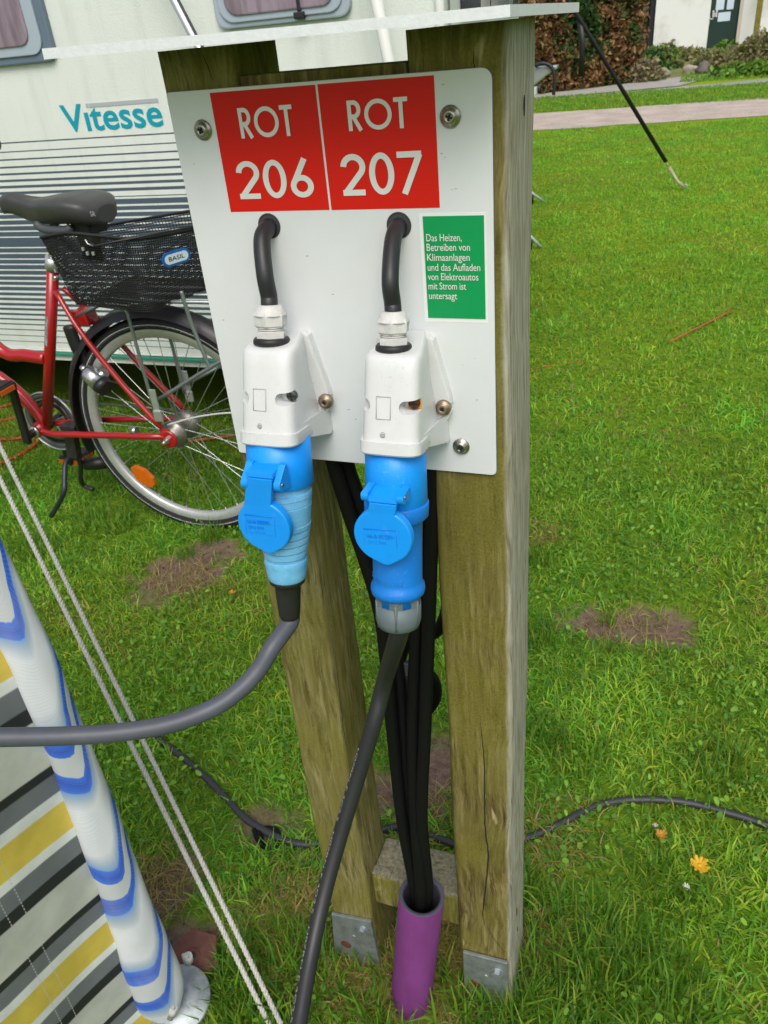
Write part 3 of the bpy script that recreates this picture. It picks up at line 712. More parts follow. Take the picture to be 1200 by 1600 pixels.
# ------------------------------------------------------------------ purple conduit and the supply cables
M_purple = mat('purple conduit plastic', (.20, .040, .215), .5, noise=.22, nscale=30, bump=.06, stretch=(1, 1, .25))
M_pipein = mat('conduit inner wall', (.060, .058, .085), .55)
t0b = PZ(641, 1556); t0 = Vector((t0b.x - .004, t0b.y - .003, -.05)); t1 = Vector((.1690, -.0220, .290)); ta = (t1 - t0); tL = ta.length
cond = thing('cable_conduit', (t0b.x, t0b.y, 0), 'short purple plastic pipe in the ground holding the black supply cables', 'pipe')
ua = Vector((1, 0, 0)); rT = .0330
mb = MB(); mb.lathe(t0, ta, [(0, rT), (tL - .0015, rT), (tL, rT - .0004)], 44, ua, caps=False); mb.build('outer_wall', M_purple, cond)
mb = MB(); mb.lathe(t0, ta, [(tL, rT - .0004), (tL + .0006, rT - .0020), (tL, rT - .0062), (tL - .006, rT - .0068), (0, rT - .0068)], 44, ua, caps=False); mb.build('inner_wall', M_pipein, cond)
def sup(pts, label):
    P = [PY(x, y, Y) for x, y, Y in pts]
    tip = t1 - ta.normalized() * .10; P.append(tip + (P[-1] - t1) * .35)
    P.append(t1 - ta.normalized() * .25 + (P[-2] - tip) * .5)
    mb = MB(); mb.tube(smooth_path(P, 8), .0082, 14); return tag(mb.build('supply_cable', M_cabdead), label, 'cable', 'black cables rising from the purple pipe')
sup([(500, 640, .012), (521, 722, .018), (545, 800, .02), (573, 883, .02), (597, 975, .016), (613, 1140, .006), (628, 1280, -.008), (648, 1392, -.022)], 'black supply cable bowed farthest left, nearest the left post')
sup([(524, 640, .02), (541, 722, .03), (567, 800, .034), (593, 900, .034), (612, 985, .03), (626, 1080, .024), (639, 1240, .006), (655, 1392, -.008)], 'black supply cable behind the leftmost one, bowed to the left')
sup([(658, 640, .014), (658, 800, .018), (651, 979, .016), (645, 1140, .006), (649, 1280, -.012), (657, 1392, -.030)], 'straight black supply cable hanging behind the grey plug nut')
sup([(682, 640, .01), (677, 737, .012), (670, 957, .010), (664, 1140, .002), (659, 1280, -.014), (668, 1392, -.020)], 'straight black supply cable nearest the right post')

# another lead hanging in a loop behind the posts with its coupling
loop = thing('extension_lead', PY(640, 1100, .15), 'black lead looped behind the supply cables with its coupling hanging down', 'extension lead')
mb = MB(); mb.tube(smooth_path([PY(x, y, Y) for x, y, Y in ((735, 880, .128), (705, 935, .128), (684, 985, .13), (640, 1000, .14), (625, 1030, .15))], 8), .0085, 12)
mb.tube(smooth_path([PY(x, y, Y) for x, y, Y in ((655, 1040, .15), (676, 1062, .15), (680, 1088, .15), (664, 1110, .15), (630, 1112, .15), (600, 1105, .145), (582, 1128, .14), (560, 1160, .135))], 8), .0095, 12)
mb.build('cable', M_cabdead, loop)
mb = MB(); a = PY(633, 1040, .15); b = PY(632, 1140, .15); d = (b - a)
mb.lathe(a, d, [(0, .012), (.03, .015), (.06, .017), (.095, .017), (.098, .014)], 18); mb.build('coupling', M_rubber, loop)
mb = MB(); mb.box(PY(637, 1046, .134), (.016, .004, .022), .001); mb.build('marking_label', mat('grey tape', (.10, .11, .12), .6), loop)

# ------------------------------------------------------------------ caravan
CY = 1.80
M_cwall = mat('cream caravan skin', (.70, .75, .70), .45, bump=.5, bscale=170, noise=.04, nscale=3)
_w = NT(M_cwall); _o = _w.b.inputs['Base Color'].links[0].from_socket; _p = _w.mapping('Object', (9, 1, .8))
_c = _w.mix(_w.math('MULTIPLY', _w.ramp(_w.noise(_p, 2.2, 5, .65), [(.50, (0, 0, 0)), (.78, (1, 1, 1))]), .30), _o, (.42, .42, .34)); _w.l(_c, _w.b.inputs['Base Color'])
M_cstripe = mat('slate blue stripe film', (.075, .105, .145), .45, bump=.3, bscale=170, noise=.12, nscale=5)
M_cgreen = mat('sea green trim', (.03, .26, .17), .5)
M_ctrim = mat('white trim', (.70, .72, .68), .5)
M_frame = mat('blue-grey window frame', (.13, .18, .24), .4, noise=.1, nscale=10)
M_frame2 = mat('pale blue window frame', (.36, .43, .50), .4)
M_pane = mat('tinted caravan pane', (.10, .075, .09), .06, spec=.9)
M_curt = mat('mauve curtain behind the pane', (.30, .24, .29), .18, noise=.45, nscale=9, stretch=(3, 1, .5))
M_alu = mat('brushed aluminium', (.60, .62, .63), .38, .75, noise=.1, nscale=40)
M_under = mat('dark underside', (.006, .006, .006), .95)
M_teal = mat('turquoise lettering', (.0, .30, .40), .4)
van = thing('caravan', (-1.6, 2.9, 0), 'cream caravan with slate blue stripes behind the red bicycle', 'caravan')
edges = []      # (z of the lower edge of each dark band, z of its upper edge)
zc = lambda x, y: PY(x, y, CY).z
dark = []
for c, h in ((262, 28), (438, 24), (590, 32), (738, 38), (872, 42), (1000, 48), (1120, 53), (1240, 58)):
    dark.append((zc(49, 200 + (c + h / 2) / 12.3), zc(49, 200 + (c - h / 2) / 12.3)))
wl = [(-60, 30), (55, 30), (150, 32), (247, 28), (345, 24), (442, 21), (540, 19), (715, 19), (808, 21), (905, 20), (993, 20), (1086, 22), (1178, 26), (1268, 28), (1352, 32), (1445, 35), (1530, 38)]
prev = dark[-1][0] - .016
for c, h in wl:
    zt = zc(19, 320 + (c - h / 2) / 10.67); zb = zc(19, 320 + (c + h / 2) / 10.67)
    if zt < prev: dark.append((zt, prev))
    prev = zb
for c, h in ((100, 46), (188, 45), (275, 44), (355, 40), (440, 35), (522, 28), (605, 22), (695, 17), (793, 13), (888, 11), (1000, 9)):
    zt = zc(38, 450 + (c - h / 2) / 10.67); zb = zc(38, 450 + (c + h / 2) / 10.67)
    if zt > prev: zt = prev - .002
    if c == 100: dark[-1:] = dark[-1:]; 
    dark.append((zb, zt)); prev = zb
dark = [d for d in dark if d[1] > d[0]]
zg1 = zc(320, 480 + 685 / 8.571); zg0 = zc(320, 480 + 742 / 8.571); zsk = zc(320, 480 + 803 / 8.571)
VX0, VX1 = -6.2, -.262
mb = MB(); lev = sorted({z for d in dark for z in d} | {zg1 + .010, 2.35})
def is_dark(z): return any(a < z < b for a, b in dark)
xs = [VX0, -4.5, -3, -2, -1, VX1]
for a, b in zip(lev[:-1], lev[1:]):
    mb.cur = 1 if is_dark((a + b) / 2) else 0
    mb.grid([[(x, CY, a) for x in xs], [(x, CY, b) for x in xs]], smooth=False)
# end wall (bowed), far side, roof, floor
mb.cur = 0
endp = [(VX1, CY), (-.255, 1.9), (-.27, 2.3), (-.33, 3.1), (-.45, 3.88), (-.47, 3.92)]
mb.grid([[(x, y, zsk) for x, y in endp], [(x, y, 2.35) for x, y in endp]], smooth=False)
back = [(-.47, 3.92), (VX0, 3.92), (VX0, CY)]
mb.grid([[(x, y, zsk) for x, y in back], [(x, y, 2.35) for x, y in back]], smooth=False)
rp = endp + [(VX0, 3.92), (VX0, CY)]
mb.add([(x, y, 2.35) for x, y in rp], [tuple(range(len(rp)))], False)
mb.cur = 2; mb.add([(x, y, zsk + .02) for x, y in rp], [tuple(range(len(rp)))], False)
mb.build('body', [M_cwall, M_cstripe, M_under], van)
mb = MB(); mb.box(((VX0 + VX1) / 2, CY - .004, zg1 + .006), (VX1 - VX0, .008, .006), .001)
mb.box(((VX0 + VX1) / 2, CY + .004, (zsk + zg0) / 2), (VX1 - VX0, .012, zg0 - zsk)); mb.build('skirt', M_ctrim, van)
mb = MB(); mb.box(((VX0 + VX1) / 2, CY - .005, (zg0 + zg1) / 2 + .002), (VX1 - VX0, .018, zg1 - zg0 - .004), .003); mb.build('green_trim', M_cgreen, van)
# chassis: wheel and axle in the dark below
mb = MB(); wc = Vector((-2.9, 2.02, .29)); mb.lathe(wc, (0, 1, 0), [(-.09, .19), (-.09, .27), (-.07, .29), (.07, .29), (.09, .27), (.09, .19)], 36); mb.build('wheel', M_rubber, van)
mb = MB(); mb.box((-2.5, 2.9, .22), (4.4, .08, .10), .01); mb.box((-.95, 2.2, .16), (.12, .12, .32), .01); mb.build('chassis', M_under, van)
def rr_poly(x0, x1, z0, z1, r, n=5):
    out = []
    for cx, cz, a0 in ((x1 - r, z1 - r, 0), (x0 + r, z1 - r, 90), (x0 + r, z0 + r, 180), (x1 - r, z0 + r, 270)):
        for k in range(n + 1): a = radians(a0 + 90 * k / n); out.append((cx + r * cos(a), cz + r * sin(a)))
    return out
def van_window(x0, x1, z0, z1, fw, fm, gap):
    mb = MB(); mb.prism(rr_poly(x0, x1, z0, z1, .035), (0, CY - .002, 0), (1, 0, 0), (0, 0, 1), (0, -1, 0), .016, .005)
    f = mb.build('window', fm, van)
    mb = MB(); mb.prism(rr_poly(x0 + fw * .45, x1 - fw * .45, z0 + gap * .45, z1 - gap * .45, .045), (0, CY - .0185, 0), (1, 0, 0), (0, 0, 1), (0, -1, 0), .006, .003); mb.build('inner_frame', M_frame2, f)
    mb = MB(); mb.prism(rr_poly(x0 + fw, x1 - fw, z0 + gap, z1 - gap, .04), (0, CY - .025, 0), (1, 0, 0), (0, 0, 1), (0, -1, 0), .005, .004)
    g = mb.build('pane', M_curt, f)
    return f
p = PY(93, 92, CY); q = PY(0, 104, CY)
van_window(p.x - .95, p.x, q.z, 1.95, .075, M_frame, .05)
p = PY(344, 47, CY); p2 = PY(553, 32, CY)
w2 = van_window(p.x, p2.x, p.z, 1.95, .042, M_frame2, .030)
mb = MB(); c = PY(468, 24, CY - .03); mb.box(c, (.030, .022, .018), .004); mb.box(c + Vector((0, .004, .035)), (.012, .012, .05), .003); mb.build('latch', M_rubber, w2)
# end-wall windows
def along_end(t):
    pts = [Vector((x, y, 0)) for x, y in endp]; L = [0]
    for a, b in zip(pts[:-1], pts[1:]): L.append(L[-1] + (b - a).length)
    t *= L[-1]
    for i in range(1, len(L)):
        if t <= L[i] + 1e-9: return pts[i - 1].lerp(pts[i], (t - L[i - 1]) / (L[i] - L[i - 1]))
    return pts[-1]
def end_pane(t0, t1, z0, z1, m, off, name, par):
    mb = MB(); n = 8; A = []; 
    P = [along_end(t0 + (t1 - t0) * k / n) for k in range(n + 1)]
    mb.grid([[(p.x + off, p.y, z0) for p in P], [(p.x + off, p.y, z1) for p in P]], smooth=False)
    mb.grid([[(p.x + off, p.y, z0) for p in P], [(p.x, p.y, z0) for p in P]], smooth=False); return mb.build(name, m, par)
M_pane2 = mat('grey reflecting pane', (.16, .18, .20), .08, spec=.9, noise=.6, nscale=6, stretch=(1, 6, 1))
M_pane3 = mat('dark end pane', (.012, .022, .04), .08, spec=.8)
M_seal = mat('red brown seal', (.12, .03, .02), .6)
wE = end_pane(.03, .97, 1.33, 1.97, M_ctrim, .010, 'window', van)
end_pane(.085, .30, 1.365, 1.94, M_pane3, .015, 'pane', wE)
end_pane(.085, .30, 1.352, 1.363, M_seal, .016, 'seal', wE)
end_pane(.32, .90, 1.355, 1.94, M_pane2, .015, 'pane', wE)
mb = MB(); mb.tube([(VX1 + .004, CY - .004, zsk), (VX1 + .004, CY - .004, 2.34)], .014, 10); mb.build('corner_rail', M_ctrim, van)
# lettering with grey bar
mb = MB(); a = PY(103, 207, CY - .001); b = PY(257, 197, CY - .001); 
put_text(mb, 'V\u0131tesse', (a.x, CY - .0015, PY(180, 202.5, CY).z), (1, 0, 0), (0, 0, 1), b.x - a.x, PY(110, 162, CY).z - PY(120, 205, CY).z, .017)
lt = mb.build('lettering', M_teal, van)
M_bar = mat('pale grey film', (.38, .42, .44), .5)
mb = MB(); a = PY(139, 163, CY); b = PY(247, 155, CY)
mb.box(((a.x + b.x) / 2, CY - .0008, (a.z + b.z) / 2 - .003), (b.x - a.x, .0016, .012)); mb.box((a.x - .008, CY - .0008, a.z - .003), (.010, .0016, .012)); mb.build('grey_bar', M_bar, lt)
# ------------------------------------------------------------------ awning on the caravan's far side
aw = thing('awning', (-1.5, 5, 0), 'pale awning pitched on the far side of the caravan', 'awning')
M_canvas = mat('grey awning canvas', (.40, .42, .43), .85, noise=.1, nscale=6)
mb = MB(); ap = [(-.53, 4.0), (-.95, 6.2), (-3.2, 6.2), (-3.2, 4.0)]
mb.grid([[(x, y, 0.02) for x, y in ap], [(x, y, 2.0 + (.3 if y < 5 else 0)) for x, y in ap]], smooth=False)
mb.build('wall_panel', M_canvas, aw)
mb = MB(); mb.add([(x, y, 2.0 + (.3 if y < 5 else 0)) for x, y in ap], [(0, 1, 2, 3)], False); mb.build('roof_sheet', M_canvas, aw)
# ------------------------------------------------------------------ aluminium poles leaning on the caravan
def lean_pole(p0, p1, r, Y, label, dark=False):
    a = PY(*p0, Y); b = PY(*p1, Y); d = (b - a).normalized()
    lo = b + d * ((0 - b.z) / d.z); hi = a + d * ((2.25 - a.z) / d.z)
    o = thing('awning_pole', lo, label, 'pole', 'poles leaning on the caravan')
    mb = MB(); mb.tube([lo, hi], r, 14); mb.build('tube', M_ctrim if not dark else M_alu, o)
    mb = MB(); mb.tube([lo - d * -.0, lo + (hi - lo) * .02], r * 1.25, 12); mb.build('end_cap', M_rubber, o)
    if dark:
        mb = MB(); s = Vector((r * 1.15, -.002, 0)); mb.tube([lo + s, hi + s], r * .35, 8); mb.build('seam', M_rubber, o)
lean_pole((588, 0), (608, 100), .0165, 1.70, 'white awning pole leaning on the caravan, seen between the two posts')
lean_pole((272, 0), (299, 52), .0125, 1.72, 'slanting aluminium awning pole beside the right caravan window', True)

# ------------------------------------------------------------------ strap, pegs, trailer rail, cords
strap = thing('storm_strap', (.422, 6.704, 0), 'black storm strap slanting down to a peg in the far lawn', 'strap')
top = Vector((-.93, 6.2, 1.99)); peg = PZ(1072, 297)
k1 = PD(1040, 252, (Vector(CP) - peg).length * .995); kend = PD(1058, 283, (Vector(CP) - peg).length * .998)
line = lambda x, y, t: top.lerp(k1, t)
mb = MB(); mb.tube([top, k1], .030, 8, flat=(1, .55)); mb.build('webbing', mat('black webbing', (.010, .010, .011), .8), strap)
mb = MB(); mb.tube([k1, k1.lerp(kend, .3)], .006, 8); mb.tube([k1.lerp(kend, .3), kend, peg + Vector((-.02, -.02, .03))], .014, 10)
mb.build('spring', mat('yellowed spring sleeve', (.42, .40, .24), .6, noise=.3, nscale=60), strap)
h1 = top.lerp(k1, .30); pz = PY(908, 62, h1.y)
mb = MB(); ha = min((top.lerp(k1, q / 200) for q in range(200)), key=lambda v: abs(proj(v)[0] - 906)); mb.tube([ha, ha + Vector((.03, -.01, -.15)), ha + Vector((.030, -.01, -.38))], .022, 8, flat=(1, .5)); mb.build('loose_end', M_rubber, strap)
def tent_peg(p, label, lean=(.5, .1), L=.16):
    o = thing('tent_peg', p, label, 'tent peg', 'steel tent pegs in the lawn')
    d = Vector((lean[0], lean[1], .55)).normalized(); mb = MB(); mb.tube([p - d * .05, p + d * L], .007, 8)
    s = p + d * L; mb.tube(smooth_path([s, s + Vector((.02, -.01, .01)), s + Vector((.045, -.01, -.004)), s + Vector((.04, -.01, -.025))], 4), .006, 6); mb.build('shaft', M_zinc, o); return o
tent_peg(peg, 'bright hooked tent peg at the foot of the black strap', (-.6, -.2), .06)
def low_peg(a, b, label):
    A = PZ(*b); o = thing('tent_peg', A, label, 'tent peg', 'steel tent pegs in the lawn')
    B_ = PD(*a, (Vector(CP) - A).length * .985); d = (B_ - A).normalized()
    mb = MB(); mb.tube([A - d * .05, B_ + d * .06], .011, 8); mb.build('shaft', mat('pale steel', (.50, .55, .55), .5, .3), o)
    mb = MB(); mb.tube([B_, Vector((B_.x - .01, B_.y, .0))], .010, 8); mb.build('tension_cord', M_rubber, o)
low_peg((833, 303), (850, 315), 'pale tent peg beside the right post, the farther of two')
low_peg((831, 372), (846, 387), 'pale tent peg beside the right post, the nearer of two')

rail = thing('trailer_rail', PZ(838, 190), 'silver aluminium rail with a curved black strap showing past the right post', 'rail')
YT = 8.6; mb = MB()
def flatY(mb, px, Y, th, bev): 
    P = [PY(x, y, Y) for x, y in px]; o = P[0]; mb.prism([(p.x - o.x, p.z - o.z) for p in P], (o.x, Y + th, o.z), (1, 0, 0), (0, 0, 1), (0, -1, 0), th, bev)
flatY(mb, [(770, 127), (770, 113), (833, 105), (861, 103), (871, 102), (868, 108), (850, 120), (833, 134)], YT, .12, .01); mb.build('profile', M_alu, rail)
mb = MB(); flatY(mb, [(770, 148), (770, 138), (836, 136), (842, 133), (842, 147), (835, 150)], YT, .12, .012); mb.build('tube_end', mat('white tube', (.62, .65, .64), .5), rail)
mb = MB(); mb.tube(smooth_path([PY(x, y, YT - .02) for x, y in ((836, 103), (846, 99), (857, 101), (863, 107), (866, 118), (866, 132), (865, 148))], 6), .018, 8)
mb.tube([PY(842, 133, YT - .02), PY(843, 146, YT - .02)], .02, 8); mb.build('strap', M_rubber, rail)
mb = MB(); a = PY(790, 118, YT + .06); mb.tube([a, (a.x, YT + .06, 0)], .04, 10); a = PY(815, 118, YT + .06); mb.tube([a, (a.x, YT + .06, 0)], .04, 10); mb.build('support', M_zinc, rail)

M_orange = mat('orange cord', (.45, .09, .03), .5)
M_redcord = mat('red orange cord', (.45, .045, .018), .5)
mb = MB()
def on_ground(px, z=.012): return [PZ(x, y, z) for x, y in px]
mb.tube(smooth_path(on_ground([(-60, 648), (0, 636), (25, 630), (45, 640), (30, 650), (0, 660), (-20, 680), (0, 687), (40, 684), (60, 688), (40, 705), (0, 725), (-40, 740)]), 8), .0065, 8)
tag(mb.build('orange_cord', M_redcord), 'red orange cord coiled on the grass behind the bicycle crank', 'cord')
mb = MB(); mb.tube(smooth_path(on_ground([(250, 695), (300, 689), (345, 683), (400, 677), (470, 672)]), 6), .006, 8)
tag(mb.build('orange_cord', M_orange), 'orange cord lying on the grass behind the bicycle wheel', 'cord')
mb = MB(); mb.tube(smooth_path(on_ground([(825, 577), (862, 571), (905, 566)], .002), 6), .0022, 6); mb.tube(smooth_path([PZ(905, 566, .002), PZ(960, 560, -.02), PZ(1030, 541, -.015), PZ(1052, 531, .02), PZ(1090, 512, .024), PZ(1144, 485, .02)], 6), .0034, 6)
tag(mb.build('string', M_orange), 'thin orange string half hidden in the lawn right of the post', 'string')
# black lead over the lawn
lawnlead = MB(); gp_ = [(200, 1122), (245, 1152), (300, 1195), (345, 1238), (385, 1280), (440, 1311), (490, 1319), (580, 1300), (640, 1290), (668, 1303), (715, 1320), (765, 1325), (825, 1309), (880, 1285), (930, 1260), (985, 1250), (1060, 1252), (1130, 1268), (1200, 1290), (1300, 1330)]
lawnlead.tube(smooth_path([PZ(x, y, .011) for x, y in gp_], 8), .0075, 12)
ll = tag(lawnlead.build('ground_cable', mat('dusty black cable', (.030, .032, .035), .5)), 'black cable snaking over the lawn behind both posts', 'cable')
coil = MB()
coil.tube(smooth_path([PZ(x, y, .010) for x, y in ((398, 1296), (404, 1312), (415, 1323), (430, 1322), (438, 1309), (430, 1297), (414, 1295), (406, 1303), (410, 1318), (424, 1326), (440, 1320))], 8), .0060, 10)
tag(coil.build('cable_coil', M_cabdead), 'small coil of black cable on bare soil left of the posts', 'cable')

# ------------------------------------------------------------------ windbreak
wb0 = PZ(262, 1588); wd = Vector((.212, .977, 0)).normalized(); wn_ = Vector((wd.y, -wd.x, 0))
lean = Vector((.052, 0, 1)).normalized()
def pole_at(z): return wb0 + Vector((float(np.interp(z, [0, .3, .6, .8, 1.0, 1.3], [0, .017, .032, .035, .024, .004])), 0, z))
def on_wb(x, y):                                   # pixel onto the fabric plane
    d = Vector(ray(x, y)); n = wn_; t = (wb0 - Vector(CP)).dot(n) / d.dot(n); return Vector(CP) + d * t
def ramp_uv(name, els, rough, fleck=None):
    w = NT(bpy.data.materials.new(name)); tc = w.n('ShaderNodeUVMap'); sx = w.n('ShaderNodeSeparateXYZ'); w.l(tc.outputs[0], sx.inputs[0])
    f = w.math('FRACT', sx.outputs[1])
    c = w.ramp(f, els, 'LINEAR')
    return w, tc.outputs[0], sx, c
E_ = .004
def steps(seq):
    out = []; 
    for (a, b, c) in seq: out += [(a + E_, c), (b - E_, c)]
    return out
cream, gry, blk, wht, yel = (.54, .56, .50), (.17, .185, .20), (.020, .022, .024), (.76, .79, .78), (.70, .54, .09)
# v grows upwards; from one yellow centre up to the next
seq = [(0, .095, yel), (.095, .165, wht), (.165, .28, gry), (.28, .335, blk), (.335, .615, cream), (.615, .70, blk), (.70, .83, gry), (.83, .895, wht), (.895, 1.0, yel)]
w, uv, sx, c = ramp_uv('striped windbreak cloth', steps(seq), .7)
wf = w.ramp(w.noise(w.mapping('Object', (1, 1, 1)), 14, 4), [(.35, (.86, .86, .86)), (.65, (1.06, 1.06, 1.06))])
c = w.mix(1.0, c, wf, 'MULTIPLY')
tc2 = w.n('ShaderNodeTexWave'); tc2.inputs['Scale'].default_value = 90
sew = None
for off in (.118, .138):                           # two rows of stitching
    a = w.math('ABSOLUTE', w.math('SUBTRACT', sx.outputs[0], off)); a = w.math('LESS_THAN', a, .0008)
    b = w.math('GREATER_THAN', w.math('FRACT', w.math('MULTIPLY', sx.outputs[1], 38.0)), .35); a = w.math('MULTIPLY', a, b)
    sew = a if sew is None else w.math('MAXIMUM', sew, a)
c = w.mix(w.math('MULTIPLY', sew, .6), c, (.55, .57, .55))
w.l(c, w.b.inputs['Base Color']); w.b.inputs['Roughness'].default_value = .62
w.bump(w.noise(w.mapping('Object', (1, 1, 1)), 9, 3, .5), .22, .02); M_cloth = w.m
ye = [on_wb(8, 1012).z, on_wb(103.5, 1244).z, on_wb(185, 1437).z]
WP = (ye[0] - ye[2]) / 2
wbk = thing('windbreak', wb0, 'striped yellow, grey and black windbreak with a blue and white pole sleeve', 'windbreak')
rows = []; uvs = []
S_ = [0, .02, .04, .07, .10, .14, .18, .24, .3, .4, .5, .65, .8, 1.0, 1.25, 1.5]
Z_ = [i * 1.25 / 40 for i in range(41)]
for z in Z_:
    r = []; ur = []
    for s_ in S_:
        sag = .020 * sin(min(1, s_ / 1.5) * pi) + .008 * sin(s_ * 16 + z * 4) * min(1, s_ * 5)
        b = pole_at(z)
        p = b - wd * (s_ + .0) + wn_ * (sag * -1)
        p.z = z + .035 * s_ * 0
        r.append(p); ur.append((s_, (z - ye[1] - .045 * sin(min(1., s_ / .30) * pi * .5) + .008 * sin(s_ * 11)) / WP))
    rows.append(r); uvs.append(ur)
mb = MB(); mb.grid(rows)
fo = mb.build('cloth', M_cloth, wbk)
def set_uv(o, flat):
    me = o.data; u = me.uv_layers.new(name='UVMap')
    for l in me.loops: u.data[l.index].uv = flat[l.vertex_index]
set_uv(fo, [q for r in uvs for q in r])
gz = [on_wb(151.6, 1359).z, on_wb(218.7, 1515).z]; SP = abs(gz[0] - gz[1]); g0 = gz[0]
blue, blue2, stip, sw, sg = (.006, .065, .50), (.012, .135, .66), (.33, .45, .60), (.66, .69, .74), (.50, .53, .54)
els = [(0, sg), (.080, sg), (.084, blue2), (.14, blue), (.195, blue2), (.20, (.16, .31, .60)), (.26, (.36, .45, .55)), (.32, (.58, .62, .68)), (.34, sw), (.66, sw), (.68, (.58, .62, .68)), (.74, (.36, .45, .55)), (.80, (.16, .31, .60)), (.805, blue2), (.86, blue), (.916, blue2), (.92, sg), (1.0, sg)]
w, uv, sx, c = ramp_uv('blue and white sleeve cloth', els, .7)
wv = w.n('ShaderNodeTexWave'); wv.inputs['Scale'].default_value = 16; wv.bands_direction = 'Y'; w.l(uv, wv.inputs['Vector'])
wv.inputs['Distortion'].default_value = .4
ck = w.n('ShaderNodeTexChecker'); ck.inputs['Scale'].default_value = 1.0
mp = w.n('ShaderNodeMapping'); mp.inputs['Scale'].default_value = (90, 60, 1); w.l(uv, mp.inputs['Vector']); w.l(mp.outputs[0], ck.inputs['Vector'])
c = w.mix(w.math('MULTIPLY', ck.outputs['Fac'], .10), c, (.62, .68, .78))
c = w.mix(w.math('MULTIPLY', w.math('GREATER_THAN', wv.outputs['Fac'], .88), .14), c, (.16, .34, .62))
dz = w.noise(w.mapping('Object', (1, 1, .5)), 22, 3)
c = w.mix(w.ramp(dz, [(.5, (0, 0, 0)), (.8, (.3, .3, .3))]), c, (.42, .40, .36))
w.l(c, w.b.inputs['Base Color']); w.b.inputs['Roughness'].default_value = .75
M_sleeve = w.m
view0 = (Vector(CP) - (wb0 + Vector((0, 0, .5)))); view0.z = 0; view0.normalize(); rightv = Vector((0, 0, 1)).cross(view0)
rows = []; uvs = []
for i in range(50):
    z = .018 + 1.24 * i / 49
    hw = np.interp(z, [.018, .03, .06, .10, .16, .26, .45, .62, .8, 1.3], [.016, .021, .034, .040, .038, .033, .028, .025, .023, .021])
    b = pole_at(z) - wd * .006 + Vector((.011, 0, 0)); r = []; ur = []
    for k in range(29):
        a = -pi * .75 + 2 * pi * k / 28
        wk_ = 1 + .05 * sin(z * 21 + 2.2 * a) + .035 * sin(z * 47 - 3 * a) + .03 * sin(5 * a + z * 9); p = b + rightv * (sin(a) * hw * (1 + (wk_ - 1) * .6)) + view0 * (cos(a) * hw * .62 * wk_); p.z = z
        u = (sin(max(-pi / 2, min(pi / 2, a))) + 1) / 2
        t = max(0., min(1., (u - .50) / .50)); ri = .112 * t ** 1.75 - .010 * sin(u * pi) + .006 * sin(z * 33 + 4 * u) + .004 * sin(z * 71)
        if a > pi / 2: ri = .112 + .14 * (a - pi / 2)
        r.append(p); ur.append((u, (z - g0 - ri) / SP))
    rows.append(r); uvs.append(ur)
mb = MB(); mb.grid(rows); sl_ = mb.build('pole_sleeve', M_sleeve, wbk); set_uv(sl_, [q for r in uvs for q in r])
mb = MB(); mb.tube([pole_at(z_ / 10) for z_ in range(0, 14)], .012, 12); mb.build('pole', M_rust, wbk)
M_clip = mat('dirty white clip', (.50, .51, .48), .6, noise=.3, nscale=60)
for px, s_ in (((291, 1500), .028), ((266, 1582), .036)):
    mb = MB(); c = PD(px[0], px[1], (Vector(CP) - wb0).length * (.955 if px[0] < 280 else .965)); up = (Vector((.25, .1, 1)) if px[0] < 280 else Vector((.05, 0, 1))).normalized()
    mb.tube([c - up * s_ / 2, c + up * s_ / 2], .0062, 10, flat=(1, .6)); mb.tube([c - up * s_ * .25 + rightv * .004, c + up * s_ * .3 + rightv * .004], .0075, 10); mb.build('clip', M_clip, wbk)
dc = PZ(280, 1562, .034); disc = thing('ground_disc', dc, 'round galvanised steel disc at the foot of the windbreak pole', 'disc')
mb = MB(); mb.lathe(dc, (.10, -.22, 1), [(-.004, .0), (-.004, .050), (-.002, .052), (.002, .052), (.004, .050), (.0042, .0)], 40, caps=False); mb.build('plate', M_zinc, disc)
rc = PZ(301, 1495, .026); rp_ = thing('rusty_plate', rc, 'red brown rusty plate with a hole under the windbreak sleeve', 'plate')
mb = MB(); mb.lathe(rc, (-.05, -.1, 1), [(-.003, .014), (-.003, .048), (0, .050), (.003, .048), (.003, .014)], 6, caps=False, smooth=False); mb.lathe(rc, (-.05, -.1, 1), [(-.002, .0062), (.0035, .0066), (.0035, .0145), (-.003, .0145)], 20, caps=False)
mb.build('plate', mat('red brown rust', (.15, .058, .042), .9, noise=.35, nscale=40), rp_)

# ------------------------------------------------------------------ guy ropes (twisted strands)
M_rope = mat('white braided rope', (.50, .50, .45), .8, noise=.25, nscale=200)
def rope(pts, r, label):
    mb = MB(); a = Vector(pts[0]); b = Vector(pts[1]); n = 420; d = (b - a); L = d.length; t = d.normalized()
    u = t.cross(Vector((0, 1, 0))).normalized(); v = t.cross(u)
    for k in range(3):
        path = []
        for i in range(n + 1):
            s = i / n; ph = s * L / .022 * 2 * pi + 2 * pi * k / 3
            sag = Vector((0, 0, -.001 * sin(pi * s)))
            path.append(a + d * s + sag + (u * cos(ph) + v * sin(ph)) * r * .52)
        mb.tube(path, r * .56, 6)
    return tag(mb.build('guy_rope', M_rope), label, 'rope', 'white guy ropes running to one peg')
rg1 = PZ(464, 1652, .0); rg2 = PZ(445, 1650, .0)
a1 = PD(17.5, 733, 1.62); a2 = PD(7, 762, 1.56)
d1 = (a1 - rg1); d2 = (a2 - rg2)
rope([rg1 - d1 * .01, rg1 + d1 * 1.75], .0045, 'white guy rope, the one nearer the posts')
rope([rg2 - d2 * .01, rg2 + d2 * 1.75], .0045, 'white guy rope, the one nearer the windbreak')

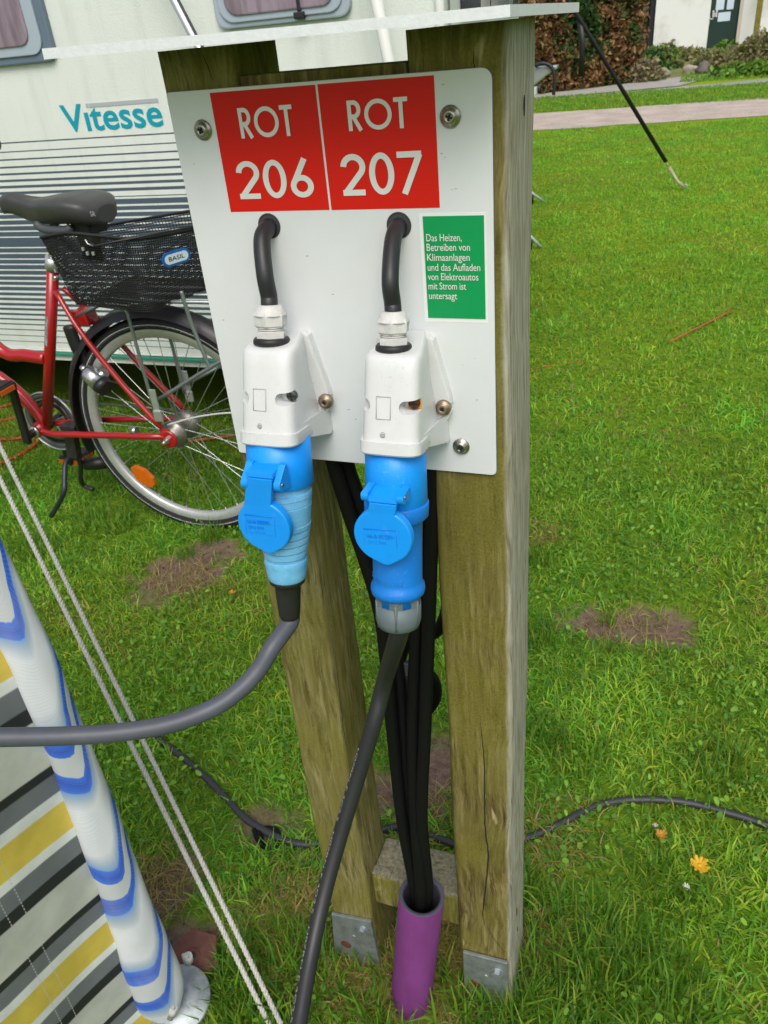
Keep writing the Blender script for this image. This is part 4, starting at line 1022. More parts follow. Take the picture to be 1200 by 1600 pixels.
# ------------------------------------------------------------------ bicycle
BY = 1.193
M_redp = mat('red bicycle paint', (.36, .008, .012), .28, noise=.12, nscale=9, coat=.4)
M_chrome = mat('dull chrome', (.55, .57, .58), .25, .9, noise=.15, nscale=60)
M_rim = mat('aluminium rim', (.55, .56, .55), .4, .6, noise=.1, nscale=50)
M_tyre = mat('tyre rubber', (.012, .012, .013), .75)
M_refl = mat('reflective white stripe', (.75, .77, .77), .4)
M_plastic = mat('black plastic', (.012, .012, .013), .42)
M_saddle = mat('grey black saddle cover', (.050, .052, .050), .45, noise=.15, nscale=30, bump=.05, bscale=400)
M_guard = mat('clear grey chain guard', (.085, .092, .095), .3)
M_amber = mat('amber reflector', (.65, .13, .006), .25, noise=.2, nscale=150, spec=.8)
bike = thing('bicycle', (-1.3, BY, 0), 'red step-through bicycle with a black mesh basket parked by the caravan', 'bicycle')
WC = Vector((-.969, BY, .357)); FC = Vector((-2.10, BY, .357)); R_T = .357
def wheel(c, name, rear):
    root = bpy.data.objects.new(name, None); COL.objects.link(root); root.location = c; attach(root, bike)
    ax_ = (0, -1, 0)
    mb = MB(); mb.lathe(c, ax_, [(-.012, .322), (-.019, .334), (-.015, .350), (0, R_T), (.015, .350), (.019, .334), (.012, .322)], 96, caps=False); mb.build('tyre', M_tyre, root)
    mb = MB(); mb.lathe(c, ax_, [(.0182, .3325), (.0186, .3375)], 96, caps=False); mb.lathe(c, ax_, [(-.0182, .3325), (-.0186, .3375)], 96, caps=False); mb.build('reflective_stripe', M_refl, root)
    mb = MB(); mb.lathe(c, ax_, [(.0125, .322), (.0125, .300), (.006, .295), (-.006, .295), (-.0125, .300), (-.0125, .322)], 96, caps=False); mb.build('rim', M_rim, root)
    mb = MB()
    if rear: mb.lathe(c, ax_, [(-.056, .030), (-.05, .042), (-.028, .044), (-.026, .036), (.024, .034), (.026, .044), (.040, .042), (.044, .030), (.058, .026), (.062, .014)], 32)
    else: mb.lathe(c, ax_, [(-.05, .012), (-.035, .030), (-.03, .020), (.03, .020), (.035, .03), (.05, .012)], 24)
    mb.build('hub', mat('grimy hub metal', (.32, .30, .27), .45, .8, noise=.4, nscale=60), root)
    mb = MB()
    for k in range(36):
        side = .030 if k % 2 else -.030; a = 2 * pi * k / 36; off = (.62 if (k // 2) % 2 else -.62)
        r0 = .040 if rear else .028
        mb.tube([c + Vector((cos(a + off) * r0, -side, sin(a + off) * r0)), c + Vector((cos(a) * .299, 0, sin(a) * .299))], .00125, 5, False)
        mb.lathe(c + Vector((cos(a) * .288, 0, sin(a) * .288)), Vector((cos(a), 0, sin(a))), [(0, .0022), (.010, .0022)], 6)
    mb.build('spokes', M_chrome, root)
    return root
rw = wheel(WC, 'rear_wheel', True); fw_ = wheel(FC, 'front_wheel', False)
# amber reflector between the spokes
V = lambda x, y, o=0.0: PY(x, y, BY + o)
mb = MB(); P = [V(x, y, -.015) for x, y in ((204, 731), (210, 728), (226, 735), (239, 748), (242, 757), (238, 762), (226, 759), (212, 748))]; o = P[0]
mb.prism([(p.x - o.x, p.z - o.z) for p in P], (o.x, BY - .004, o.z), (1, 0, 0), (0, 0, 1), (0, -1, 0), .012, .003); mb.build('spoke_reflector', M_amber, rw)
# frame
fr = MB()
bb = V(66, 667, 0); bb = Vector((bb.x, BY, bb.z)); st_top = V(83, 418); st_top.y = BY
bbn = V(72, 668)
seat_bot = V(74, 655); st_dir = (st_top - seat_bot)
fr.tube([seat_bot - st_dir * .03, st_top], .0172, 18)
tt_j = V(73, 560); tt2 = V(0, 546); dt0 = V(66, 655); dt2 = V(0, 590)
hd_b = Vector((-1.93, BY, .62)); hd_t = Vector((-1.99, BY, .84))
fr.tube(smooth_path([tt_j, V(40, 555), tt2, Vector((-1.72, BY, hd_b.z + .14)), hd_b.lerp(hd_t, .55)], 6), .0195, 16)
fr.tube(smooth_path([bb, dt0, dt2, hd_b.lerp(hd_t, .05)], 6), .0185, 16)
fr.tube([hd_b - (hd_t - hd_b) * .1, hd_t], .021, 16)
for side in (-1, 1):
    yo = side * .063
    drop = Vector((WC.x - .012, BY + side * .066, WC.z + .006))
    fr.tube(smooth_path([Vector((bb.x + .01, BY + side * .022, bb.z)), Vector((bb.x + .08, BY + side * .045, bb.z + .003)), Vector((bb.x + .2, BY + side * .056, bb.z + (WC.z - bb.z) * .45)), drop], 5), [.0105] * 15 + [.0085], 12)
    s0 = Vector((st_top.x - .004 + .002, BY + side * .016, V(80, 452).z)); fr.tube(smooth_path([s0, s0.lerp(drop, .25) + Vector((0, side * .018, 0)), s0.lerp(drop, .6) + Vector((0, side * .012, 0)), drop + Vector((-.004, 0, .03))], 5), .0082, 12)
    fr.box(drop + Vector((.004, 0, .004)), (.034, .007, .046), .003)
fr.lathe(bb, (0, -1, 0), [(-.036, .023), (.036, .023)], 20)
a = V(118, 490, .0); fr.box((a.x + .03, BY, a.z - .008), (.055, .05, .045), .006)      # bridge plate under the basket
fr.build('frame', M_redp, bike)
mb = MB(); c = V(86, 435, -.02); mb.tube([c + Vector((0, -.006, 0)), c + Vector((0, .04, 0))], .006, 10); mb.build('seat_bolt', M_chrome, bike)
sp0 = st_top - st_dir.normalized() * .03; spd = st_dir.normalized(); sp1 = sp0 + spd * .20
mb = MB(); mb.tube([sp0, sp1], .0142, 14); mb.build('seat_post', M_chrome, bike)
mb = MB(); mb.tube([st_top - spd * .004, st_top + spd * .032], .0225, 16); mb.box(st_top + spd * .016 + Vector((.026, 0, 0)), (.03, .022, .030), .003); mb.build('seat_clamp', M_alu, bike)
# tube sticker
mb = MB(); z0_ = V(74, 495, -.017).z; z1_ = V(74, 541, -.017).z
axp = lambda z: seat_bot + st_dir * ((z - seat_bot.z) / st_dir.z)
mb.grid([[axp(z) + Vector((sin(radians(a)) * .0176, -cos(radians(a)) * .0176, 0)) for a in (-50, -35, -20, -5, 8)] for z in (z0_, z1_)])
mb.build('tube_sticker', mat('silver sticker', (.42, .44, .46), .4, col2=(.05, .05, .06), nscale=180), bike)
# saddle
rows = []; prof = [(0, .012, .0, .020), (.03, .022, .016, .034), (.12, .027, .022, .042), (.26, .032, .012, .050), (.36, .046, .007, .052), (.50, .068, .013, .058), (.66, .084, .019, .060), (.80, .090, .020, .062), (.92, .082, .012, .058), (.985, .055, -.004, .040), (1.0, .03, -.014, .02)]
nx = V(4, 322); rx = V(166, 322)
for t, hw, top, th in prof:
    x = nx.x + (rx.x - nx.x) * t; zc_ = nx.z + (rx.z - nx.z) * t + top - .002; r = []
    for k in range(24):
        a = 2 * pi * k / 24; ca = cos(a); sa = sin(a)
        yy = hw * (abs(ca) ** .75) * (1 if ca > 0 else -1); zz = (abs(sa) ** .8) * (.016 if sa > 0 else -th) 
        groove = -.004 * math.exp(-(yy / .012) ** 2) if sa > 0 and .2 < t < .9 else 0
        r.append((x, BY + yy, zc_ + zz + groove))
    rows.append(r)
def resample(rows, n=40):
    out = []; R = len(rows); ts = [p[0] for p in prof]
    for i in range(n + 1):
        t = i / n; r = []
        for k in range(24):
            r.append(tuple(float(np.interp(t, ts, [rows[j][k][c] for j in range(R)])) for c in range(3)))
        out.append(r)
    return out
mb = MB(); mb.grid(resample(rows), True, True, True); sad = mb.build('saddle', M_saddle, bike)
md = sad.modifiers.new('s', 'SMOOTH'); md.iterations = 4; md.factor = .5
mb = MB(); a = V(56, 352, -.05); mb.tube(smooth_path([V(55, 348, -.045), V(70, 358, -.05), V(103, 360, -.055), V(112, 354, -.05)], 5), [.006] + [.012] * 14 + [.006], 12); mb.tube([V(40, 335), V(60, 352), V(100, 356)], .004, 8); mb.build('saddle_rail', mat('grey plastic', (.06, .068, .072), .45), sad)
mb = MB(); put_text(mb, 'SR', V(142, 338, -.082), (1, 0, .0), (0, 0, 1), .016, .012); mb.build('saddle_mark', mat('silver print', (.35, .36, .36), .4), sad)
mb = MB(); mb.box(V(140, 350), (.06, .09, .05), .012); mb.build('saddle_spring', M_plastic, sad)
# crank, chain wheel, chain, pedals
cr = Vector((bb.x, BY, bb.z))
def ring(name, c, r0, r1, th, m, par, seg=64):
    mb = MB(); mb.lathe(c, (0, -1, 0), [(-th / 2, r0), (-th / 2, r1), (th / 2, r1), (th / 2, r0), (-th / 2, r0)], seg, caps=False); return mb.build(name, m, par)
cwc = V(88, 655, .05); cwc = Vector((cr.x + .004, BY + .048, cr.z))
ring('chain_guard_ring', cwc + Vector((0, -.004, 0)), .084, .104, .004, M_guard, bike)
ring('guard_rim', cwc + Vector((0, -.006, 0)), .1025, .1065, .006, M_alu, bike)
cwh = ring('chain_wheel', cwc, .058, .078, .003, mat('oily steel', (.14, .135, .13), .4, .8, noise=.4, nscale=90), bike)
mb = MB()
for k in range(5):
    a = 2 * pi * k / 5 + .3; mb.bar(cwc, cwc + Vector((cos(a) * .066, 0, sin(a) * .066)), .016, .004)
for k in range(38):
    a = 2 * pi * k / 38; mb.box(cwc + Vector((cos(a) * .0795, 0, sin(a) * .0795)), (.005, .003, .005), 0, Matrix.Rotation(-a, 3, 'Y'))
mb.build('chain_wheel_arms', M_chrome, cwh)
mb = MB(); sc_ = WC + Vector((0, .048, 0)); M_chain = mat('chain steel', (.24, .23, .22), .4, .85, noise=.5, nscale=150)
def chain_pts():
    out = []; r1, r2 = .079, .040
    for k in range(21): a = radians(90 + 180 * k / 20); out.append(cwc + Vector((cos(a) * r1, 0, sin(a) * r1)))
    n = 34
    lo0 = cwc + Vector((0, 0, -r1)); lo1 = sc_ + Vector((0, 0, -r2))
    for k in range(1, n): out.append(lo0.lerp(lo1, k / n))
    for k in range(13): a = radians(-90 + 180 * k / 12); out.append(sc_ + Vector((cos(a) * r2, 0, sin(a) * r2)))
    up0 = sc_ + Vector((0, 0, r2)); up1 = cwc + Vector((0, 0, r1))
    for k in range(1, n): out.append(up0.lerp(up1, k / n))
    return out
cps = chain_pts()
for i in range(len(cps)):
    a, b = cps[i], cps[(i + 1) % len(cps)]; d = b - a; m_ = (a + b) / 2
    for yo in ((-.0035, .0035) if i % 2 else (-.002, .002)): mb.bar(a - d * .1 + Vector((0, yo, 0)), b + d * .1 + Vector((0, yo, 0)), .0075, .0012)
mb.build('chain', M_chain, bike)
mb = MB(); mb.lathe(sc_, (0, -1, 0), [(-.0015, .012), (-.0015, .038), (.0015, .038), (.0015, .012)], 36)
for k in range(20):
    a = 2 * pi * k / 20; mb.box(sc_ + Vector((cos(a) * .0395, 0, sin(a) * .0395)), (.006, .0026, .005), 0, Matrix.Rotation(-a, 3, 'Y'))
mb.build('sprocket', M_chain, bike)
mb = MB(); ce0 = Vector((cr.x, BY - .075, cr.z)); pe = V(17, 600, -.085); pe.y = BY - .085
lowc = V(50, 673, -.075)
mb.tube([Vector((cr.x, BY - .036, cr.z)), Vector((cr.x, BY - .085, cr.z))], .013, 14)
mb.bar(Vector((cr.x, BY - .078, cr.z)) - (pe - ce0) * .12, pe, .026, .015, .004, (0, 1, 0))
mb.tube([Vector((cr.x, BY + .036, cr.z)), Vector((cr.x, BY + .09, cr.z))], .011, 12)
pf = cr * 2 - pe; pf = Vector((2 * cr.x - pe.x, BY + .085, 2 * cr.z - pe.z)); mb.bar(Vector((cr.x, BY + .078, cr.z)), pf, .024, .014, .004, (0, 1, 0))
mb.build('crank', M_plastic, bike)
mb = MB(); mb.lathe(Vector((cr.x, BY - .037, cr.z)), (0, -1, 0), [(0, .021), (.006, .021), (.008, .017), (.010, .012)], 20); mb.build('bearing_cup', M_chrome, bike)
for c, sgn in ((pe, -1), (pf, 1)):
    pc_ = c + Vector((-.01, sgn * .055, .006))
    mb = MB(); mb.box(pc_ + Vector((0, -sgn * .0, 0)), (.095, .085, .024), .007); mb.box(pc_ + Vector((.0, 0, .013)), (.080, .075, .004), .001)
    pd_ = mb.build('pedal', M_plastic, bike)
    mb = MB()
    for sx_ in (-1, 1): mb.box(pc_ + Vector((sx_ * .048, 0, -.002)), (.004, .06, .016), .001)
    mb.box(pc_ + Vector((0, -.0435, -.005)), (.088, .003, .018), .001); mb.build('pedal_reflector', M_amber, pd_)
# mudguard with stays
def arc_band(c, r, a0, a1, wid, drop, n=60):
    rows = []
    for i in range(n + 1):
        a = radians(a0 + (a1 - a0) * i / n); row = []
        for t in (-1, -.85, -.45, 0, .45, .85, 1):
            rr = r - drop * abs(t) ** 2.5; row.append(c + Vector((cos(a) * rr, t * wid, sin(a) * rr)))
        rows.append(row)
    return rows
mb = MB(); mb.grid(arc_band(WC, .392, -12, 197, .034, .030)); mb.build('mudguard', M_plastic, bike)
mb = MB(); mb.grid(arc_band(FC, .392, 20, 190, .034, .026)); mb.build('front_mudguard', M_plastic, bike)
mb = MB(); mb.box(WC + Vector((.40, 0, .06)), (.02, .05, .09), .006); mb.build('rear_reflector', mat('red lens', (.5, .01, .01), .25), bike)
# rear rack
mb = MB()
for side, yo in ((-1, -.066), (1, .060)):
    f = lambda x, y: V(x, y, yo)
    if side < 0:
        mb.tube(smooth_path([f(176, 487), f(194, 484), f(199, 490), f(205, 510), f(241, 640)], 6), .0052, 10)
        mb.tube(smooth_path([f(283, 455), f(288, 471), f(300, 508), f(325, 568), f(327, 575), f(322, 578)], 6), .0055, 10)
        mb.tube(smooth_path([f(248, 624), f(322, 578), f(352, 561), f(372, 552)], 4), .0055, 10)
        mb.tube([f(243, 640), f(246, 652)], .006, 8)
    else:
        mb.tube(smooth_path([f(248, 484), f(262, 515), f(288, 614)], 6), .0052, 10); mb.tube([f(292, 600), f(345, 572)], .005, 10)
zr = PY(300, 463, BY).z
for yo in (-.062, 0, .062): mb.tube([(V(178, 487).x, BY + yo, zr + .004), (WC.x + .33, BY + yo, zr + .004)], .0055, 10)
mb.tube([(WC.x + .33, BY - .062, zr + .004), (WC.x + .33, BY + .062, zr + .004)], .0055, 10)
mb.tube([V(119, 494, -.02), V(160, 474, -.02)], .0065, 10)
rk = mb.build('rear_rack', mat('grey rack tube', (.28, .31, .32), .4, .7, noise=.15, nscale=40), bike)
for (x, y, yo) in ((243, 632, -.074), (292, 602, .07)):
    mb = MB(); c = V(x, y, yo); mb.box(c, (.021, .006, .095), .002); mb.box(c + Vector((.002, -.004, -.035)), (.027, .008, .035), .003)
    for dz_ in (.03, .012): mb.lathe(c + Vector((0, -.003, dz_)), (0, -1, 0), [(0, .0035), (.0006, .0035)], 10)
    mb.build('stay_bracket', M_alu, rk)
mb = MB(); an = Vector((WC.x, BY - .066, WC.z)); mb.lathe(an, (0, -1, 0), [(0, .030), (.004, .030), (.006, .024)], 20); mb.build('hub_disc', M_redp, bike)
mb = MB(); mb.lathe(an + Vector((0, -.004, 0)), (0, -1, 0), [(0, .011), (.012, .011)], 6, smooth=False); mb.tube([an, an + Vector((0, -.034, 0))], .0052, 10); mb.build('axle_nut', M_chrome, bike)
mb = MB(); mb.tube([V(206, 673, -.058), V(214, 673, -.058)], .0122, 12); mb.build('cable_clip', M_chrome, bike)
mb = MB(); mb.tube(smooth_path([V(262, 664, -.075), V(300, 653, -.07), V(345, 646, -.06), V(380, 645, -.05)], 5), .0028, 8); mb.build('gear_cable', mat('pale cable', (.5, .5, .47), .5), bike)
# bottle dynamo
mb = MB(); d0 = V(128, 573, -.03); d1 = V(158, 600, -.05)
mb.tube([d0, d0.lerp(d1, .22)], .0105, 14); mb.tube([d0.lerp(d1, .22), d0.lerp(d1, .4), d0.lerp(d1, 1.0)], [.018, .028, .030], 18)
mb.tube([d0.lerp(d1, .7), V(165, 582, -.035)], .014, 12)
dy_ = mb.build('dynamo', M_chrome, bike)
mb = MB(); mb.tube([d0.lerp(d1, .95), d0.lerp(d1, 1.28)], [.030, .026], 16); mb.tube(smooth_path([V(160, 600, -.05), V(168, 596, -.06), V(182, 598, -.06), V(194, 606, -.06)], 4), .0022, 6); mb.build('dynamo_base', M_plastic, dy_)
# ring lock behind the seat tube
mb = MB(); mb.tube(smooth_path([V(107, 508), V(113, 525), V(121, 545), V(133, 565), V(142, 572)], 6), [.014] + [.022] * 22 + [.014] * 2, 12, flat=(1, .6)); mb.build('frame_lock', M_plastic, bike)
# twin-leg stand
mb = MB(); mb.box(V(112, 668), (.06, .045, .03), .004)
kt = V(117, 700); mb.bar(V(110, 672), V(117, 715), .03, .04, .006)
mb.build('stand_mount', mat('dirty cast metal', (.06, .055, .05), .6, .5, noise=.5, nscale=60), bike)
for nm, px, yo in (('stand_leg', [(114, 712), (103, 722), (101, 745), (100, 768), (91, 788), (80, 806)], -.10), ('stand_leg', [(122, 715), (126, 728), (126, 748), (131, 758), (146, 765)], .07)):
    P = [V(x, y, yo * min(1, i * .35)) for i, (x, y) in enumerate(px)]
    mb = MB(); mb.tube(smooth_path(P, 6), .0085, 10); mb.build(nm, mat('worn black steel', (.035, .04, .045), .4, .4), bike)
mb = MB(); mb.tube([V(135, 725, .03), V(168, 722, .04)], .022, 12); mb.build('rear_axle_guard', M_plastic, bike)
# front end, mostly outside the picture
mb = MB()
for side in (-1, 1): mb.tube(smooth_path([hd_b + Vector((0, side * .02, -.02)), hd_b + Vector((-.02, side * .055, -.06)), FC + Vector((.03, side * .055, .12)), FC + Vector((0, side * .055, 0))], 5), .011, 10)
mb.build('fork', M_redp, bike)
mb = MB(); mb.tube([hd_t, hd_t + Vector((-.05, 0, .26))], .013, 12); ht = hd_t + Vector((-.05, 0, .26))
grip = PY(-1, 225, BY + .30); gd = Vector((.9, .25, -.08)).normalized()
mb.tube(smooth_path([ht, ht + Vector((.02, .16, .04)), Vector((grip.x - .30, BY + .27, grip.z + .03)), grip - gd * .12], 5), .011, 10)
g2 = Vector((grip.x, BY - .30, grip.z)); gd2 = Vector((.9, -.25, -.08)).normalized()
mb.tube(smooth_path([ht, ht + Vector((.02, -.16, .04)), Vector((grip.x - .42, BY - .27, grip.z + .03)), g2 - gd2 * .25], 5), .011, 10)
mb.build('handlebar', M_chrome, bike)
mb = MB(); mb.tube([grip - gd * .14, grip - gd * .004, grip], [.016, .0185, .012], 14); mb.build('grip', M_plastic, bike); mb = MB(); mb.tube([g2 - gd2 * .26, g2 - gd2 * .13], .017, 14); mb.build('grip', M_plastic, bike)
# basket of woven black wire
M_wire = mat('black basket wire', (.010, .010, .011), .45)
def res_poly(P, n):
    P = [Vector(p) for p in P]; L = [0]
    for a, b in zip(P[:-1], P[1:]): L.append(L[-1] + (b - a).length)
    out = []
    for i in range(n + 1):
        t = L[-1] * i / n
        for j in range(1, len(L)):
            if t <= L[j] + 1e-9: out.append(P[j - 1].lerp(P[j], (t - L[j - 1]) / max(1e-9, L[j] - L[j - 1]))); break
    return out
yn, yf = -.165, .170
top_near = smooth_path([V(64, 371, yn), V(84, 367, yn), V(107, 364, yn), V(150, 368, yn), V(196, 372.5, yn), V(212, 373, yn + .01), V(238, 369.5, yn + .045), V(270, 364, yn + .10), V(297, 358, yn + .15), V(325, 349, yn + .22), V(346, 340, yf - .02)], 5)
bot_near = smooth_path([V(119, 475, yn + .035), V(150, 479, yn + .035), V(190, 484, yn + .035), V(222, 487, yn + .035), V(240, 485, yn + .05), V(262, 477, yn + .09), V(290, 466, yn + .14), V(316, 455, yn + .19), V(340, 445, yf - .06)], 5)
top_far = smooth_path([V(64, 371, yn), V(86, 367, 0), V(107, 362, yf), V(200, 346.5, yf), V(292, 330.5, yf), V(350, 320, yf)], 5)
far_bot = [V(119, 475, yn + .035), (V(119, 475, yn + .035).x, BY + yf - .03, V(119, 475, yn + .035).z), (V(340, 445, yf - .06).x, BY + yf - .03, V(340, 445, yf - .06).z + .0)]
bk = MB()
def mesh_panel(top, bot, nu, nv, rw=.00125):
    A = res_poly(top, nu); Bm = res_poly(bot, nu)
    G = [[A[i].lerp(Bm[i], j / nv) for j in range(nv + 1)] for i in range(nu + 1)]
    for i in range(0, nu + 1): bk.tube([G[i][j] for j in range(0, nv + 1, 3)], rw, 4, False)
    for j in range(nv + 1): bk.tube([G[i][j] for i in range(0, nu + 1)], rw, 4, False)
mesh_panel(top_near, bot_near, 96, 33)
mesh_panel(top_far, far_bot, 84, 24)
bl_ = [V(119, 475, yn + .035), V(222, 487, yn + .035), V(340, 445, yf - .06)]; fl_ = [far_bot[1], far_bot[2]]
mesh_panel(bl_, fl_, 50, 30)
basket = bk.build('basket', M_wire, bike)
mb = MB(); mb.tube(top_near, .0042, 8); mb.tube(top_far, .0042, 8); mb.build('basket_rim', M_wire, basket)
mb = MB(); mb.tube([V(138, 376, yn - .010), V(149, 384, yn - .013), V(224, 369, yn - .014), V(262, 362, yn + .07), V(300, 355, yn + .13)], .0028, 8); mb.build('handle_wire', M_wire, basket)
mb = MB(); P = [V(x, y, yn - .002 + .02 * (y > 400)) for x, y in ((120, 366), (154, 370), (161, 408), (132, 406))]
o = P[0]; mb.add([p for p in P] + [p + Vector((0, .004, 0)) for p in P], [(0, 1, 2, 3), (7, 6, 5, 4), (0, 1, 5, 4), (1, 2, 6, 5), (2, 3, 7, 6), (3, 0, 4, 7)], False)
hp = mb.build('handle_plate', M_plastic, basket)
mb = MB()
for x, y in ((130, 389), (137, 396), (146, 396)): c = V(x, y, yn + .004); mb.box(c, (.007, .006, .009), .001)
mb.tube([V(133, 374, yn - .004), V(137, 381, yn - .004), V(146, 384, yn - .004)], .0022, 6); mb.build('hinge_loop', M_alu, hp)
c = V(271, 401.5, yn + .10); mb = MB(); uu = (V(286, 397, yn + .128) - V(257, 406, yn + .075)).normalized()
n_ = uu.cross(Vector((0, 0, 1))).normalized(); n_ = n_ if n_.y < 0 else -n_
def stad(w, h): return [( (w - h) / 2 + h / 2 * cos(radians(a)), h / 2 * sin(radians(a))) for a in range(-90, 91, 15)] + [(-(w - h) / 2 + h / 2 * cos(radians(a)), h / 2 * sin(radians(a))) for a in range(90, 271, 15)]
mb.prism(stad(.086, .036), c + n_ * .010, uu, (0, 0, 1), n_, .004, .001); mb.cur = 1; mb.prism(stad(.072, .024), c + n_ * .0143, uu, (0, 0, 1), n_, .0006)
mb.cur = 2; put_text(mb, 'BASIL', c + n_ * .0153 - uu * .024 - Vector((0, 0, .005)), uu, (0, 0, 1), .048, .011, .012)
mb.build('badge', [mat('badge blue', (.005, .10, .38), .35), mat('badge silver', (.55, .65, .70), .35), M_plastic], basket)

# ------------------------------------------------------------------ ground
def G(x, y): return PZ(x, y, 0)
MUD = []      # (x, y, rx, ry, strength)
for px, rx, ry, s_ in (((283, 895), .115, .10, 1), ((335, 862), .09, .06, .9), ((240, 930), .07, .05, .7), ((975, 982), .155, .056, 1), ((1035, 968), .07, .040, .9),
                      ((665, 1215), .075, .11, 1), ((610, 1245), .06, .06, .9), ((690, 1180), .05, .06, .7), ((255, 1385), .05, .07, 1), ((290, 1480), .05, .06, 1), ((410, 1290), .05, .045, .8), ((465, 1290), .03, .03, .6),
                      ((640, 1500), .10, .08, .7), ((545, 1500), .07, .05, .5), ((760, 1560), .08, .05, .5), ((850, 1480), .05, .06, .5), ((840, 830), .08, .05, .25), ((455, 1440), .05, .07, .35)):
    p = G(*px); MUD.append((p.x, p.y, rx, ry, s_))
def vnoise(x, y, f, seed):
    r = np.random.default_rng(seed); o = np.zeros_like(x)
    for k in range(5):
        a = r.uniform(0, 2 * pi); ff = f * r.uniform(.6, 1.7); o += np.sin((x * np.cos(a) + y * np.sin(a)) * ff + r.uniform(0, 6.28)) * np.cos((x * np.sin(a) - y * np.cos(a)) * ff * .8 + r.uniform(0, 6.28))
    return o / 2.5
def mudmask(x, y):
    m = np.zeros_like(x); wob = vnoise(x, y, 40, 5) * .35 + vnoise(x, y, 95, 6) * .25
    for mx, my, rx, ry, s_ in MUD:
        d = np.sqrt(((x - mx) / rx) ** 2 + ((y - my) / ry) ** 2) + wob
        m = np.maximum(m, s_ * np.clip((1.35 - d) / .40, 0, 1))
    return m
gx = np.unique(np.concatenate([np.arange(-2.4, 1.4, .022), np.array([-200, -60, -30, -15, -8, -5, -3.5, -2.9, 1.7, 2.2, 3, 5, 8, 15, 30, 60, 200.])]))
gy = np.unique(np.concatenate([np.arange(-1.0, 1.9, .022), np.array([-60, -20, -8, -4, -2, -1.4, 2.1, 2.4, 2.8, 3.4, 4.2, 5.5, 7, 9, 11, 14, 18, 24, 32, 45, 70, 120, 300.])]))
X, Y = np.meshgrid(gx, gy); mk = mudmask(X.ravel(), Y.ravel())
near = (np.abs(X.ravel() + .5) < 1.9) & (np.abs(Y.ravel() - .45) < 1.45)
Zg = (vnoise(X.ravel(), Y.ravel(), 30, 8) * .003 + vnoise(X.ravel(), Y.ravel(), 90, 9) * .002 - mk * .006) * near
me = bpy.data.meshes.new('lawn'); nxg, nyg = len(gx), len(gy)
idx = np.arange(nxg * nyg).reshape(nyg, nxg)
F = np.stack([idx[:-1, :-1], idx[:-1, 1:], idx[1:, 1:], idx[1:, :-1]], -1).reshape(-1, 4)
me.from_pydata(np.stack([X.ravel(), Y.ravel(), Zg], 1).tolist(), [], F.tolist())
at = me.attributes.new('mud', 'FLOAT', 'POINT'); at.data.foreach_set('value', mk.astype(np.float32))
me.polygons.foreach_set('use_smooth', [True] * len(me.polygons))
w = NT(bpy.data.materials.new('lawn soil'))
gm_ = w.n('ShaderNodeNewGeometry'); pos = gm_.outputs['Position']
a = w.n('ShaderNodeAttribute'); a.attribute_name = 'mud'
n1 = w.noise(pos, 60, 6, .7); n2 = w.noise(pos, 9, 4); n3 = w.noise(pos, 300, 3)
n0 = w.noise(pos, .9, 4); nf = w.noise(pos, 26, 5, .75)
soil = w.mix(n2, w.ramp(n1, [(.32, (.058, .036, .025)), (.52, (.17, .112, .083)), (.7, (.25, .180, .138))]), (.18, .124, .095))
soil = w.mix(w.ramp(n3, [(.58, (0, 0, 0)), (.72, (.7, .7, .7))]), soil, (.33, .26, .19))
turf = w.ramp(n1, [(.3, (.060, .10, .008)), (.55, (.12, .22, .012)), (.75, (.22, .28, .03))])
far = w.mix(w.ramp(n0, [(.40, (0, 0, 0)), (.60, (1, 1, 1))]), w.ramp(nf, [(.3, (.11, .20, .006)), (.7, (.24, .35, .012))]), w.ramp(nf, [(.3, (.15, .23, .008)), (.7, (.29, .38, .014))]))
sy = w.n('ShaderNodeSeparateXYZ'); w.l(pos, sy.inputs[0])
turf = w.mix(w.ramp(w.math('DIVIDE', sy.outputs[1], 10.0), [(.14, (0, 0, 0)), (.55, (1, 1, 1))]), turf, far)
c = w.mix(a.outputs['Fac'], turf, soil); w.l(c, w.b.inputs['Base Color']); w.b.inputs['Roughness'].default_value = .95; w.b.inputs['Specular IOR Level'].default_value = .1
w.bump(w.math('ADD', w.math('MULTIPLY', n1, .6), w.math('MULTIPLY', n3, .4)), .8, .008)
me.materials.append(w.m)
lawn = bpy.data.objects.new('lawn', me); COL.objects.link(lawn); tag(lawn, kind='structure')

def sheet(name, px, z, m):
    mb = MB(); mb.add([PZ(x, y, z) for x, y in px], [tuple(range(len(px)))], False); return tag(mb.build(name, m), kind='structure')
def gmat(name, stops, s1, s2, bumpd):
    w = NT(bpy.data.materials.new(name)); g = w.n('ShaderNodeNewGeometry'); p = g.outputs['Position']
    a = w.noise(p, s1, 6, .75); b = w.noise(p, s2, 4)
    c = w.mix(w.ramp(b, [(.3, (.75, .75, .75)), (.7, (1.1, 1.1, 1.1))]), w.ramp(a, stops), w.ramp(a, stops)); 
    c = w.mix(1.0, w.ramp(a, stops), w.ramp(b, [(.3, (.78, .78, .78)), (.7, (1.1, 1.1, 1.1))]), 'MULTIPLY')
    w.l(c, w.b.inputs['Base Color']); w.b.inputs['Roughness'].default_value = .95; w.bump(a, .6, bumpd); return w.m
M_gravel = gmat('pink gravel', [(.3, (.36, .29, .235)), (.6, (.58, .49, .42)), (.8, (.70, .62, .55))], 38, 2.5, .02)
M_pave = gmat('grey paving', [(.3, (.26, .26, .24)), (.7, (.40, .40, .38))], 16, 1.5, .01)
def strip(name, ynear, yfar, x0, x1, z, m, wob, seed):
    n = 60; A = []; B_ = []; rg = random.Random(seed)
    for i in range(n + 1):
        x = x0 + (x1 - x0) * i / n
        A.append((x, ynear(x) + rg.uniform(-wob, wob), z)); B_.append((x, yfar(x) + rg.uniform(-wob, wob), z))
    mb = MB(); mb.grid([A, B_], smooth=False); return tag(mb.build(name, m), kind='structure')
